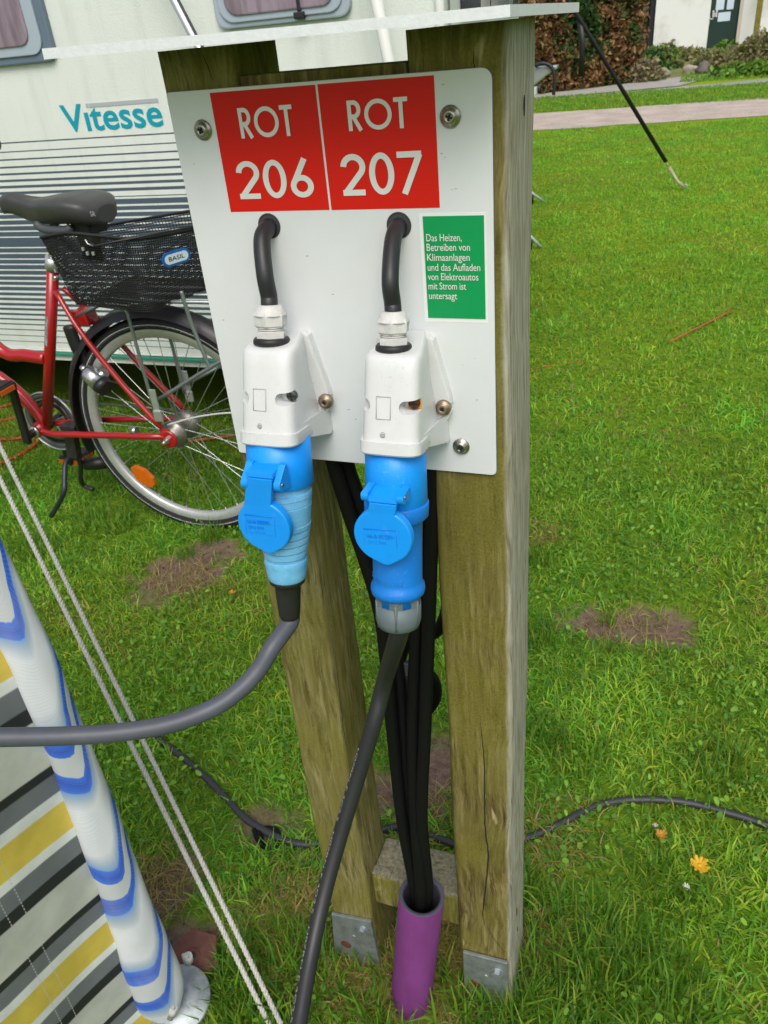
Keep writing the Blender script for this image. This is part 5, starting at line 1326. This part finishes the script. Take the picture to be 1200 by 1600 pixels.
lin = lambda a, b: (lambda x: a.y + (b.y - a.y) * (x - a.x) / (b.x - a.x))
strip('gravel_path', lin(G(840, 204), G(1200, 181)), lin(G(840, 178), G(1200, 153)), -14, 14, .006, M_gravel, .06, 1)
strip('paved_path', lin(G(840, 159), G(1200, 130.5)), lin(G(1050, 137), G(1200, 123)), -14, 14, .006, M_pave, .03, 2)
sheet('paved_branch', [(700, 167), (950, 144), (1060, 134), (1135, 115), (1085, 117), (1000, 128), (900, 141), (700, 158)], .011, mat('light concrete', (.38, .36, .33), .9, noise=.15, nscale=4))

# ------------------------------------------------------------------ grass blades, clover and straw
FOOT = [(-.006, .072, .0, .093), (.209, .296, .0, .121)]
def keepout(x, y):
    k = np.ones_like(x, bool)
    for a_, b_, c_, d_ in FOOT: k &= ~((x > a_) & (x < b_) & (y > c_) & (y < d_))
    k &= (x - dc.x) ** 2 + (y - dc.y) ** 2 > .055 ** 2
    k &= (x - rc.x) ** 2 + (y - rc.y) ** 2 > .045 ** 2
    k &= (x - .142) ** 2 + (y + .043) ** 2 > .041 ** 2
    return k
def in_view(x, y, mx=600, my=400):
    q = CR @ (np.stack([x, y, np.zeros_like(x)]) - CP[:, None]); u = 600 + CF * q[0] / q[2]; v = 800 + CF * q[1] / q[2]
    return (q[2] > .1) & (u > -mx) & (u < 1200 + mx) & (v < 1600 + my)
def blades(pts, h, wd_, lean_m, lean_s, cols, dry=.0, up=None):
    n = len(pts); az = RNG.uniform(0, 2 * pi, n); ln = np.clip(RNG.normal(lean_m, lean_s, n), .02, 1.45)
    hh = h * RNG.uniform(.55, 1.25, n); ww = wd_ * RNG.uniform(.6, 1.25, n)
    H = np.stack([np.cos(az), np.sin(az), 0 * az], 1)
    d1 = H * np.sin(ln * .75)[:, None]; d1[:, 2] = np.cos(ln * .75)
    l2 = np.minimum(ln * 1.6 + .15, 1.75); d2 = H * np.sin(l2)[:, None]; d2[:, 2] = np.cos(l2)
    ra = az + pi / 2 + RNG.normal(0, .5, n); S = np.stack([np.cos(ra), np.sin(ra), RNG.normal(0, .25, n)], 1) * ww[:, None] / 2
    b = np.concatenate([pts, np.zeros((n, 1)) - .002], 1)
    m_ = b + d1 * (hh * .55)[:, None]; t_ = m_ + d2 * (hh * .5)[:, None]; t_[:, 2] = np.maximum(t_[:, 2], .003)
    V_ = np.stack([b - S * .8, b + S * .8, m_ - S, m_ + S, t_], 1)
    ci = RNG.integers(0, len(cols), n); C = np.array(cols)[ci] * RNG.uniform(.8, 1.2, (n, 1))
    return V_, C
def blade_object(name, parts, m):
    V_ = np.concatenate([p[0] for p in parts]); C = np.concatenate([p[1] for p in parts]); n = len(V_)
    me = bpy.data.meshes.new(name); me.vertices.add(n * 5); me.vertices.foreach_set('co', V_.astype(np.float32).ravel())
    o = np.arange(n)[:, None] * 5; q = (o + np.array([0, 1, 3, 2])); t = (o + np.array([2, 3, 4]))
    loops = np.concatenate([q, t], 1).ravel(); me.loops.add(len(loops)); me.loops.foreach_set('vertex_index', loops.astype(np.int32))
    ls = (np.arange(n)[:, None] * 7 + np.array([0, 4])).ravel(); me.polygons.add(2 * n); me.polygons.foreach_set('loop_start', ls.astype(np.int32))
    ca = me.attributes.new('Col', 'FLOAT_COLOR', 'POINT'); cc = np.ones((n, 5, 4), np.float32); cc[:, :, :3] = C[:, None, :]
    ca.data.foreach_set('color', cc.ravel()); me.update(calc_edges=True); me.materials.append(m)
    ob = bpy.data.objects.new(name, me); COL.objects.link(ob); return ob
def leafmat(name, trans, rough=.55, spec=.35):
    m = bpy.data.materials.new(name); w = NT(m); a = w.n('ShaderNodeAttribute'); a.attribute_name = 'Col'
    w.l(a.outputs['Color'], w.b.inputs['Base Color']); w.b.inputs['Roughness'].default_value = rough; w.b.inputs['Specular IOR Level'].default_value = spec
    if trans:
        tr = w.n('ShaderNodeBsdfTranslucent'); mx = w.n('ShaderNodeMixShader'); mx.inputs[0].default_value = trans
        hs_ = w.n('ShaderNodeHueSaturation'); hs_.inputs['Value'].default_value = 1.25; w.l(a.outputs['Color'], hs_.inputs['Color']); w.l(hs_.outputs[0], tr.inputs['Color'])
        out = w.nt.nodes['Material Output']; w.l(w.b.outputs[0], mx.inputs[1]); w.l(tr.outputs[0], mx.inputs[2]); w.l(mx.outputs[0], out.inputs['Surface'])
    return m
M_blade = leafmat('grass blade', .5)
GREEN = [(.075, .185, .015), (.100, .24, .018), (.130, .285, .022), (.170, .33, .026), (.225, .37, .035), (.11, .26, .04), (.27, .35, .04)]
STRAW = [(.40, .30, .11), (.30, .24, .07), (.46, .38, .16), (.30, .32, .05), (.34, .33, .06)]
def scatter(x0, x1, y0, y1, dens):
    n = int((x1 - x0) * (y1 - y0) * dens); return RNG.uniform(x0, x1, n), RNG.uniform(y0, y1, n)
parts = []
def patchy(x, y, kf):                               # local lushness 0..1
    return np.clip(.5 + .5 * (vnoise(x, y, 9, 21) * .7 + vnoise(x, y, 27, 22) * .5), 0, 1) if kf else np.full_like(x, .5)
def zone(x0, x1, y0, y1, dens, h, wd_, mean, sd, excl=None, lush=1.0):
    x, y = scatter(x0, x1, y0, y1, dens); k = keepout(x, y) & in_view(x, y)
    if excl is not None: k &= ~excl(x, y)
    x, y = x[k], y[k]; mm = mudmask(x, y); L = patchy(x, y, True)
    k = RNG.uniform(0, 1, len(x)) > np.clip(mm * 1.35, 0, .995); x, y, L = x[k], y[k], L[k]
    dryness = np.clip(vnoise(x, y, 6, 31) * .5 + vnoise(x, y, 21, 33) * .35, 0, 1) + .05
    dr = RNG.uniform(0, 1, len(x)) < dryness * .5
    for sel, cols, hk in ((~dr, None, 1), (dr, STRAW, .8)):
        P = np.stack([x[sel], y[sel]], 1); LL = L[sel]
        if len(P) == 0: continue
        V_, C = blades(P, (h * hk * (.6 + .75 * LL)), wd_, mean, sd, cols or GREEN)
        if cols is None: C = C * lush * (.70 + .50 * LL[:, None]) * np.array([1 + .25 * np.clip(vnoise(P[:, 0], P[:, 1], 5, 41), -.6, 1), np.ones(len(P)), np.ones(len(P))]).T
        parts.append((V_, C))
under = lambda x, y: (x < -.45) & (y > 1.95) & (y < 3.9)
zone(-2.1, 1.9, -.75, 1.0, 20000, .040, .0034, .92, .40, None, 1.48)
zone(-2.6, 2.3, 1.0, 2.1, 11500, .040, .0039, .92, .40, None, 1.42)
zone(-3.0, 3.2, 2.1, 4.6, 5600, .038, .0055, .95, .38, under, 1.5)
zone(-3.2, 3.2, 4.6, 11.1, 4600, .036, .0060, 1.0, .38, lambda x, y: (x < -.56 - .19 * (y - 4)) & (y < 6.2), 1.62)
zone(-6, 5, 13.3, 15.9, 2000, .055, .0095, .8, .3, None, 1.35)
zone(.1, 6, 17.0, 20.2, 900, .07, .014, .7, .3, lambda x, y: y > 19.2 + .25 * x, 1.3)
sheet('planting_bed', [(700, 172), (835, 149), (1000, 128.5), (1085, 117.5), (1130, 113), (1200, 99), (1300, 80), (1300, 60), (1020, 70), (700, 120)], .008, gmat('bed soil', [(.3, (.13, .12, .04)), (.7, (.22, .25, .07))], 8, 1.2, .02))
# long tufts at the post feet, in the mud and along the cable
def tuft(cx, cy, r, n, h, cols, lm=.35, ls=.25, wd_=.0034):
    a_ = RNG.uniform(0, 2 * pi, n); rr = r * np.sqrt(RNG.uniform(0, 1, n)); x = cx + rr * np.cos(a_); y = cy + rr * np.sin(a_); k = keepout(x, y)
    parts.append(blades(np.stack([x[k], y[k]], 1), h, wd_, lm, ls, cols))
for px, r, n, h in (((330, 845), .035, 70, .07), ((290, 870), .03, 40, .06), ((950, 975), .022, 30, .05), ((960, 1018), .02, 16, .06), ((430, 1540), .10, 420, .075), ((540, 1560), .10, 300, .07), ((700, 1580), .06, 120, .075), ((770, 1580), .06, 160, .085),
                    ((850, 1560), .10, 350, .085), ((930, 1500), .10, 300, .07), ((830, 1420), .05, 90, .09), ((600, 1350), .04, 80, .05), ((470, 1480), .06, 150, .07), ((620, 1600), .05, 120, .07), ((1000, 1580), .12, 400, .07), ((300, 1580), .08, 120, .05), ((360, 1560), .07, 200, .06),
                    ((845, 880), .04, 120, .06), ((840, 1000), .05, 140, .06), ((835, 1150), .05, 140, .06), ((720, 1290), .03, 60, .05), ((1050, 1400), .07, 160, .06), ((1120, 1200), .07, 160, .06), ((900, 1180), .07, 160, .06), ((430, 1380), .06, 160, .05), ((170, 820), .1, 200, .06), ((60, 860), .08, 160, .06)):
    p = G(*px); tuft(p.x, p.y, r, n, h, GREEN)
grass = blade_object('grass', parts, M_blade); tag(grass, 'green lawn grass of uneven length growing round the posts', 'grass', kind='stuff')
parts = []
# straw thatch around the feet and the pipe
for px, r, n in (((690, 1480), .055, 1000), ((650, 1540), .06, 800), ((590, 1500), .05, 600), ((560, 1540), .06, 400), ((700, 1560), .05, 350), ((450, 1430), .06, 340), ((480, 1400), .07, 420), ((440, 1500), .08, 380), ((500, 1520), .06, 300), ((400, 1420), .06, 160), ((840, 1470), .05, 240), ((850, 1340), .06, 150), ((470, 1460), .06, 200), ((690, 1270), .05, 60), ((650, 1330), .03, 60), ((280, 905), .10, 170), ((340, 930), .08, 150), ((985, 985), .11, 130), ((255, 1400), .06, 120), ((240, 1350), .05, 80), ((830, 840), .08, 260), ((880, 1300), .08, 150), ((640, 1240), .07, 30)):
    p = G(*px); a_ = RNG.uniform(0, 2 * pi, n); rr = r * np.sqrt(RNG.uniform(0, 1, n)); x = p.x + rr * np.cos(a_); y = p.y + rr * np.sin(a_); k = keepout(x, y)
    parts.append(blades(np.stack([x[k], y[k]], 1), .055, .0022, 1.15, .3, STRAW))
dry = blade_object('dry_grass', parts, M_blade); tag(dry, 'dry straw-coloured grass matted around the purple pipe and post feet', 'dry grass', kind='stuff')
# crumbs of earth and small stones on the bare soil
xs_, ys_, zs_ = [], [], []
mb = MB(); rg = random.Random(9)
for (mx, my, rx, ry, st_) in MUD:
    for k in range(int(900 * (rx * ry) ** .5 * st_)):
        a_ = rg.uniform(0, 2 * pi); q_ = math.sqrt(rg.random()) * 1.05; x_ = mx + cos(a_) * rx * q_; y_ = my + sin(a_) * ry * q_; r_ = .0012 + .0042 * rg.random() ** 3
        if not keepout(np.array([x_]), np.array([y_]))[0]: continue
        c_ = Vector((x_, y_, r_ * .1 - .003)); V6 = [Vector((1, 0, 0)), Vector((.2, 1, .1)), Vector((-1, .2, 0)), Vector((-.1, -1, .1)), Vector((.1, .1, 1)), Vector((0, 0, -1))]
        V6 = [c_ + Vector((v.x * rg.uniform(.6, 1.3), v.y * rg.uniform(.6, 1.3), v.z * rg.uniform(.5, 1.0))) * r_ for v in V6]
        mb.add(V6, [(0, 1, 4), (1, 2, 4), (2, 3, 4), (3, 0, 4), (1, 0, 5), (2, 1, 5), (3, 2, 5), (0, 3, 5)], False)
crumb = mb.build('soil_crumbs', mat('soil crumb', (.16, .105, .075), .95, col2=(.075, .045, .030), nscale=25)); tag(crumb, 'crumbs of brown earth and tiny stones on the bare patches', 'soil crumbs', kind='stuff')
# clover and broad weed leaves
def leaves(x, y, size, cols, z0, z1):
    n = len(x); K = 6; az = RNG.uniform(0, 2 * pi, n); s_ = size * RNG.uniform(.6, 1.3, n); tl = RNG.normal(0, .45, (n, 2)); z = RNG.uniform(z0, z1, n)
    ang = np.arange(K) * 2 * pi / K; ex = np.cos(ang)[None] * s_[:, None] * 1.25; ey = np.sin(ang)[None] * s_[:, None] * .85
    lx = ex * np.cos(az)[:, None] - ey * np.sin(az)[:, None]; ly = ex * np.sin(az)[:, None] + ey * np.cos(az)[:, None]
    lz = lx * tl[:, :1] + ly * tl[:, 1:] + (np.abs(ey) * .35)
    P = np.stack([x[:, None] + lx, y[:, None] + ly, np.maximum(.004, z[:, None] + lz)], -1)
    C = np.array(cols)[RNG.integers(0, len(cols), n)] * RNG.uniform(.8, 1.2, (n, 1)); return P, C, K
def leaf_object(name, P, C, K, m):
    n = len(P); me = bpy.data.meshes.new(name); me.vertices.add(n * K); me.vertices.foreach_set('co', P.astype(np.float32).ravel())
    me.loops.add(n * K); me.loops.foreach_set('vertex_index', np.arange(n * K, dtype=np.int32)); me.polygons.add(n); me.polygons.foreach_set('loop_start', (np.arange(n) * K).astype(np.int32))
    ca = me.attributes.new('Col', 'FLOAT_COLOR', 'POINT'); cc = np.ones((n, K, 4), np.float32); cc[:, :, :3] = C[:, None]; ca.data.foreach_set('color', cc.ravel())
    me.update(calc_edges=True); me.materials.append(m); o = bpy.data.objects.new(name, me); COL.objects.link(o); return o
x, y = scatter(-2.1, 1.9, -.7, 1.9, 3200); k = keepout(x, y) & in_view(x, y) & (mudmask(x, y) < .3) & (RNG.uniform(0, 1, len(x)) < np.clip(vnoise(x, y, 8, 51) * .9 + .32, .04, 1)); x, y = x[k], y[k]
P, C, K = leaves(x, y, .0048, [(.10, .25, .02), (.15, .32, .03), (.19, .36, .035), (.08, .20, .018)], .012, .036)
clover = leaf_object('clover', P, C, K, leafmat('clover leaf', .25, .6)); tag(clover, 'clover and small round weed leaves among the grass', 'clover', kind='stuff')

def flower(px, col, r, label, grp=None, n=16, z=.035):
    p = PZ(*px, z); f = thing('dandelion' if col[2] < .2 else 'daisy', PZ(*px, 0), label, 'flower', grp)
    mb = MB(); rg = random.Random(int(px[0] * 7))
    for k in range(n):
        a = 2 * pi * k / n + rg.uniform(-.2, .2); L = r * rg.uniform(.75, 1.1); d = Vector((cos(a), sin(a), rg.uniform(.05, .55))).normalized(); s = d.cross(Vector((0, 0, 1))).normalized() * r * .16
        b = p + d * r * .12; mb.add([b - s * .5, b + s * .5, p + d * L + s, p + d * L * 1.06, p + d * L - s], [(0, 1, 2, 3, 4)], False)
    mb.lathe(p - Vector((0, 0, .001)), (0, 0, 1), [(0, r * .3), (r * .2, r * .22), (r * .25, .0005)], 10)
    mb.build('petals', mat('petals', col, .6), f)
    mb = MB(); mb.tube([(p.x, p.y, 0), p], .0016, 6); mb.build('stem', mat('flower stem', (.08, .16, .03), .6), f)
flower((1093, 1352), (.62, .36, .012), .016, 'yellow dandelion in the lawn right of the posts, the brightest one', n=26)
flower((1033, 1306), (.42, .20, .015), .012, 'faded orange dandelion near the black cable', n=14)
flower((363, 926), (.55, .24, .012), .010, 'small orange dandelion on the bare soil by the left post', n=14)
flower((1072, 1386), (.60, .58, .48), .007, 'withered white flower just below the yellow dandelion', n=10)
flower((1024, 1290), (.50, .42, .32), .006, 'withered pale flower beside the faded orange dandelion', n=8)

# ------------------------------------------------------------------ hedge, house, planting
def leaf_cloud(n, fn, size, cols, name, m, par=None):
    P0 = fn(n); n = len(P0); a = RNG.normal(0, 1, (n, 3)); a /= np.linalg.norm(a, axis=1)[:, None]; b = RNG.normal(0, 1, (n, 3)); b -= a * (a * b).sum(1)[:, None]; b /= np.linalg.norm(b, axis=1)[:, None]
    s_ = (size * RNG.uniform(.5, 1.4, n))[:, None]
    c = np.cross(a, b); P = np.stack([P0 - a * s_, P0 + b * s_ * .55 + c * s_ * .15, P0 + a * s_, P0 - b * s_ * .55 + c * s_ * .15], 1)
    if callable(cols): C = cols(P0)
    else: C = np.array(cols)[RNG.integers(0, len(cols), n)]
    C = C * RNG.uniform(.7, 1.3, (n, 1))
    o = leaf_object(name, P, C, 4, m)
    if par is not None: attach(o, par)
    return o
M_leaf = leafmat('hedge leaf', .2, .6, .3)
BROWN = np.array([(.20, .10, .035), (.27, .15, .06), (.13, .065, .027), (.33, .20, .09), (.16, .09, .03)])
HG = np.array([(.022, .055, .012), (.035, .08, .015), (.05, .10, .02)])
ha, hb = G(800, 152), G(1000, 127)                  # foot of the hedge front
ha = G(836, 149); hb = G(1003, 128)
hv = (hb - ha); hv.z = 0; hd_ = Vector((-hv.y, hv.x, 0)).normalized()
hedge = thing('hedge', ha, 'tall brown and green beech hedge behind the lawn', 'hedge')
HL = 1.0; H0 = -1.9
def hedge_pts(n):
    t = RNG.uniform(H0, HL, n); d = RNG.uniform(0, 1, n) ** 1.8 * .9; z = RNG.uniform(.02, 2.1, n)
    P = np.array(ha)[None] + t[:, None] * np.array(hv)[None] + (d + .10 * vnoise(t * 4, z, 3, 61) + .09 * vnoise(t * 14, z * 4, 2, 62))[:, None] * np.array(hd_)[None]; P[:, 2] = z; return P
def hedge_cols(P):
    t = ((P - np.array(ha)) @ np.array(hv)) / hv.length_squared; z = P[:, 2]
    g = np.exp(-((t - .44) / .17) ** 2) * np.clip((z - .25) * 2, 0, 1) + .35 * np.exp(-((t - .88) / .10) ** 2) * (z > .7) + .12 + .35 * vnoise(t * 8, z * 3, 3, 63)
    isg = RNG.uniform(0, 1, len(P)) < g
    C = BROWN[RNG.integers(0, 5, len(P))]; C[isg] = HG[RNG.integers(0, 3, isg.sum())]; return C
leaf_cloud(52000, hedge_pts, .055, hedge_cols, 'foliage', M_leaf, hedge)
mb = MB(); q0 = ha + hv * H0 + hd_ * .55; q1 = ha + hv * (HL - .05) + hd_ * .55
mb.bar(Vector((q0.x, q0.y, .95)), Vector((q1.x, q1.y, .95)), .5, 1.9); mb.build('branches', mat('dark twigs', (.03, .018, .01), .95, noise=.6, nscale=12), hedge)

M_plaster = mat('white plaster', (.70, .72, .70), .85, noise=.05, nscale=1.2)
w = NT(bpy.data.materials.new('stained white plaster')); p_ = w.mapping('Object', (1, 1, 1)); c = w.mix(w.math('MULTIPLY', w.ramp(w.noise(p_, 1.1, 5), [(.48, (0, 0, 0)), (.66, (1, 1, 1))]), .55), (.72, .74, .72), (.40, .41, .36))
w.l(c, w.b.inputs['Base Color']); w.b.inputs['Roughness'].default_value = .9; M_plaster = w.m
M_door = mat('dark green door', (.006, .030, .024), .45)
M_paper = mat('pale blue paper', (.55, .66, .75), .6)
M_post = mat('yellow green timber', (.20, .17, .02), .8, noise=.3, nscale=8)
hl, hr = G(1021, 83), G(1152, 68)                   # house front foot: left corner, right of the door
hY = 26.8
house = thing('house', (0, hY, 0), 'white plastered house with a dark green door far behind the lawn', 'house')
XZ = lambda x, y: PY(x, y, hY)
xL = XZ(1021, 60).x; xD0 = XZ(1105, 60).x; xD1 = XZ(1150, 60).x; xE = XZ(1260, 60).x
mb = MB(); mb.box(((xL + xD0) / 2, hY + 2, 1.3), (xD0 - xL, 4, 2.6)); mb.box(((xD1 + xE) / 2, hY + 2, 1.3), (xE - xD1, 4, 2.6)); mb.box(((xD0 + xD1) / 2, hY + 2, 2.35), (xD1 - xD0 + .004, 3.99, .5)); mb.build('wall', M_plaster, house)
mb = MB(); mb.prism([(xL - .3, 2.6), (xE + .3, 2.6), (xE + .3, 2.7), ((xL + xE) / 2, 4.6), (xL - .3, 2.7)], (0, hY + 4.2, 0), (1, 0, 0), (0, 0, 1), (0, -1, 0), 4.5); mb.build('roof', mat('brown tile', (.10, .045, .03), .8, noise=.3, nscale=12), house)
mb = MB(); mb.box(((xD0 + xD1) / 2, hY + .12, 1.05), (xD1 - xD0 - .01, .06, 2.1), .01); dr = mb.build('door', M_door, house)
for (x0, y0, x1, y1) in ((1118, -12, 1134, 16), (1135, -12, 1149, 15), (1121, 18, 1142, 34)):
    a = PY(x0, y1, hY + .08); b = PY(x1, y0, hY + .08); mb = MB(); mb.box(((a.x + b.x) / 2, hY + .083, (a.z + b.z) / 2), (b.x - a.x, .006, b.z - a.z)); mb.build('notice', M_paper, dr)
a = PY(1117, 23, hY + .08); mb = MB()
for k in (-1, 0, 1): mb.box((a.x + k * .045, hY + .083, a.z), (.025, .006, .12 if k else .10))
mb.lathe((a.x - .045, hY + .086, a.z + .085), (0, -1, 0), [(0, .022), (.003, .022)], 12); mb.lathe((a.x + .045, hY + .086, a.z + .085), (0, -1, 0), [(0, .022), (.003, .022)], 12); mb.build('pictogram', M_refl, dr)
a = PY(1108, 32, hY + .06); mb = MB(); mb.box((a.x, hY + .07, a.z), (.04, .03, .20), .008); mb.tube([(a.x, hY + .06, a.z + .03), (a.x, hY + .0, a.z + .03), (a.x + .11, hY + .0, a.z + .03)], .014, 8); mb.build('handle', M_alu, dr)
mb = MB(); mb.box((xD1 + .04, hY - .012, 1.05), (.09, .05, 2.1), .008); mb.build('door_frame', mat('cream frame', (.55, .50, .42), .7), house)
pp = PY(1180, 60, hY - .6); pg_ = thing('timber_post', (pp.x, hY - .6, 0), 'yellow-green timber post beside the house door', 'post')
mb = MB(); mb.box((pp.x, hY - .6, 1.2), (.14, .14, 2.4), .012); mb.build('shaft', M_post, pg_)
# stacked firewood against the house corner
wx0 = XZ(1000, 50).x; wx1 = XZ(1018, 50).x
wood = thing('wood_stack', (wx0, hY, 0), 'dark rack of stacked firewood at the corner of the white house', 'firewood')
mb = MB(); rg = random.Random(4); wy = hY + .05
mb.box((xL - .09, wy + .3, .95), (.14, .5, 1.9)); mb.box(((wx0 + wx1) / 2 - .5, wy + .5, .95), (1.6, .06, 1.9)); mb.build('rack', mat('black rack', (.010, .014, .016), .8), wood)
M_log = mat('split log', (.22, .13, .09), .85, noise=.5, nscale=9)
for i in range(13):
    for j in range(5):
        mb = MB(); xx = xL - .30 - j * .19 + rg.uniform(-.03, .03); zz = .08 + i * .14 + rg.uniform(-.01, .01); L = rg.uniform(.26, .4)
        mb.prism([(-.09, -.05), (.0, -.062), (.09, -.045), (.075, .04), (0, .055), (-.08, .035)], (xx, wy + .4, zz), (1, 0, rg.uniform(-.2, .2)), (0, 0, 1), (0, -1, 0), L)
        mb.build('log', M_log, wood)
# stones and bushes in front of the house
def stone(px, r, col, label, sq=.8):
    c = PZ(*px, r * .45); rg = random.Random(int(px[0])); bm = bmesh.new(); bmesh.ops.create_icosphere(bm, subdivisions=3, radius=1)
    ph = [rg.uniform(0, 6) for _ in range(6)]
    for v in bm.verts:
        n = v.co.normalized(); k = 1 + .12 * sin(n.x * 3 + ph[0]) + .10 * sin(n.y * 4 + ph[1]) + .10 * sin(n.z * 5 + ph[2]) + .05 * sin(n.x * 9 + n.z * 7 + ph[3])
        v.co = Vector((n.x * r * 1.15 * k, n.y * r * k, n.z * r * sq * k)) + c
    bm.verts.index_update(); mb = MB(); mb.add([v.co for v in bm.verts], [[v.index for v in f.verts] for f in bm.faces]); bm.free()
    return tag(mb.build('boulder', mat('boulder stone', col, .9, noise=.35, nscale=9, bump=.4, bscale=30)), label, 'boulder')
stone((1079, 110), .135, (.42, .36, .29), 'pale rounded boulder in front of the house')
stone((1101, 109), .165, (.15, .13, .11), 'dark brown boulder next to the pale one')
stone((1033, 116), .14, (.26, .27, .20), 'grey green boulder under the bush by the hedge')
M_bush = leafmat('bush leaf', .2, .6, .3)
def bush(px, rx, ry, rz, cols, n, size, label, zc=None):
    c = PZ(*px, 0); b = thing('bush', c, label, 'bush')
    def f(n):
        a = RNG.normal(0, 1, (n, 3)); a /= np.linalg.norm(a, axis=1)[:, None]; r = RNG.uniform(.35, 1, n) ** .5 * (1 + .25 * vnoise(a[:, 0] * 3, a[:, 2] * 3 + a[:, 1], 2, int(px[0])))
        P = a * r[:, None] * np.array([rx, ry, rz]); P[:, 2] = np.abs(P[:, 2]) + .02; return P + np.array(c)
    leaf_cloud(n, f, size, cols, 'foliage', M_bush, b)
    mb = MB(); rg = random.Random(int(px[0]))
    for k in range(7): a = rg.uniform(0, 6.28); mb.tube([c, c + Vector((cos(a) * rx * .5, sin(a) * ry * .5, rz * .8))], .012, 5)
    mb.build('stems', mat('bush stems', (.07, .05, .03), .9), b)
GR = [(.06, .14, .02), (.09, .20, .03), (.14, .26, .04)]; OL = [(.17, .20, .05), (.24, .25, .08), (.14, .18, .05), (.26, .21, .11)]; DK = [(.02, .05, .02), (.03, .07, .03), (.05, .09, .045)]; YG = [(.14, .26, .02), (.18, .32, .03), (.10, .2, .02)]; BG = [(.30, .25, .14), (.21, .17, .10), (.17, .19, .07)]
bush((1012, 118), .42, .5, .48, DK + GR, 1600, .06, 'dark green bush between the hedge and the white house')
bush((1035, 108), .55, .5, .50, GR + OL, 1700, .05, 'low olive green bush at the foot of the white wall')
bush((1060, 96), .8, .5, .28, OL, 1500, .05, 'low grassy plants along the white wall')
bush((1132, 97), .36, .4, .42, YG + GR, 1400, .055, 'bright yellow-green bush in front of the dark door')
bush((1158, 100), .6, .5, .36, OL + BG, 2200, .05, 'straggly olive brown bush right of the door')
bush((1190, 104), .7, .5, .60, BG + OL, 2600, .055, 'tall brownish bush beside the timber post')
bush((1120, 104), .55, .4, .30, BG + OL, 1200, .05, 'low brown plants around the dark boulder')
bush((1005, 128), .40, .3, .40, BG, 900, .045, 'dry brown plants at the end of the hedge')
bush((1180, 118), .9, .35, .22, YG + GR, 1500, .05, 'low bright green plants at the right edge of the bed')
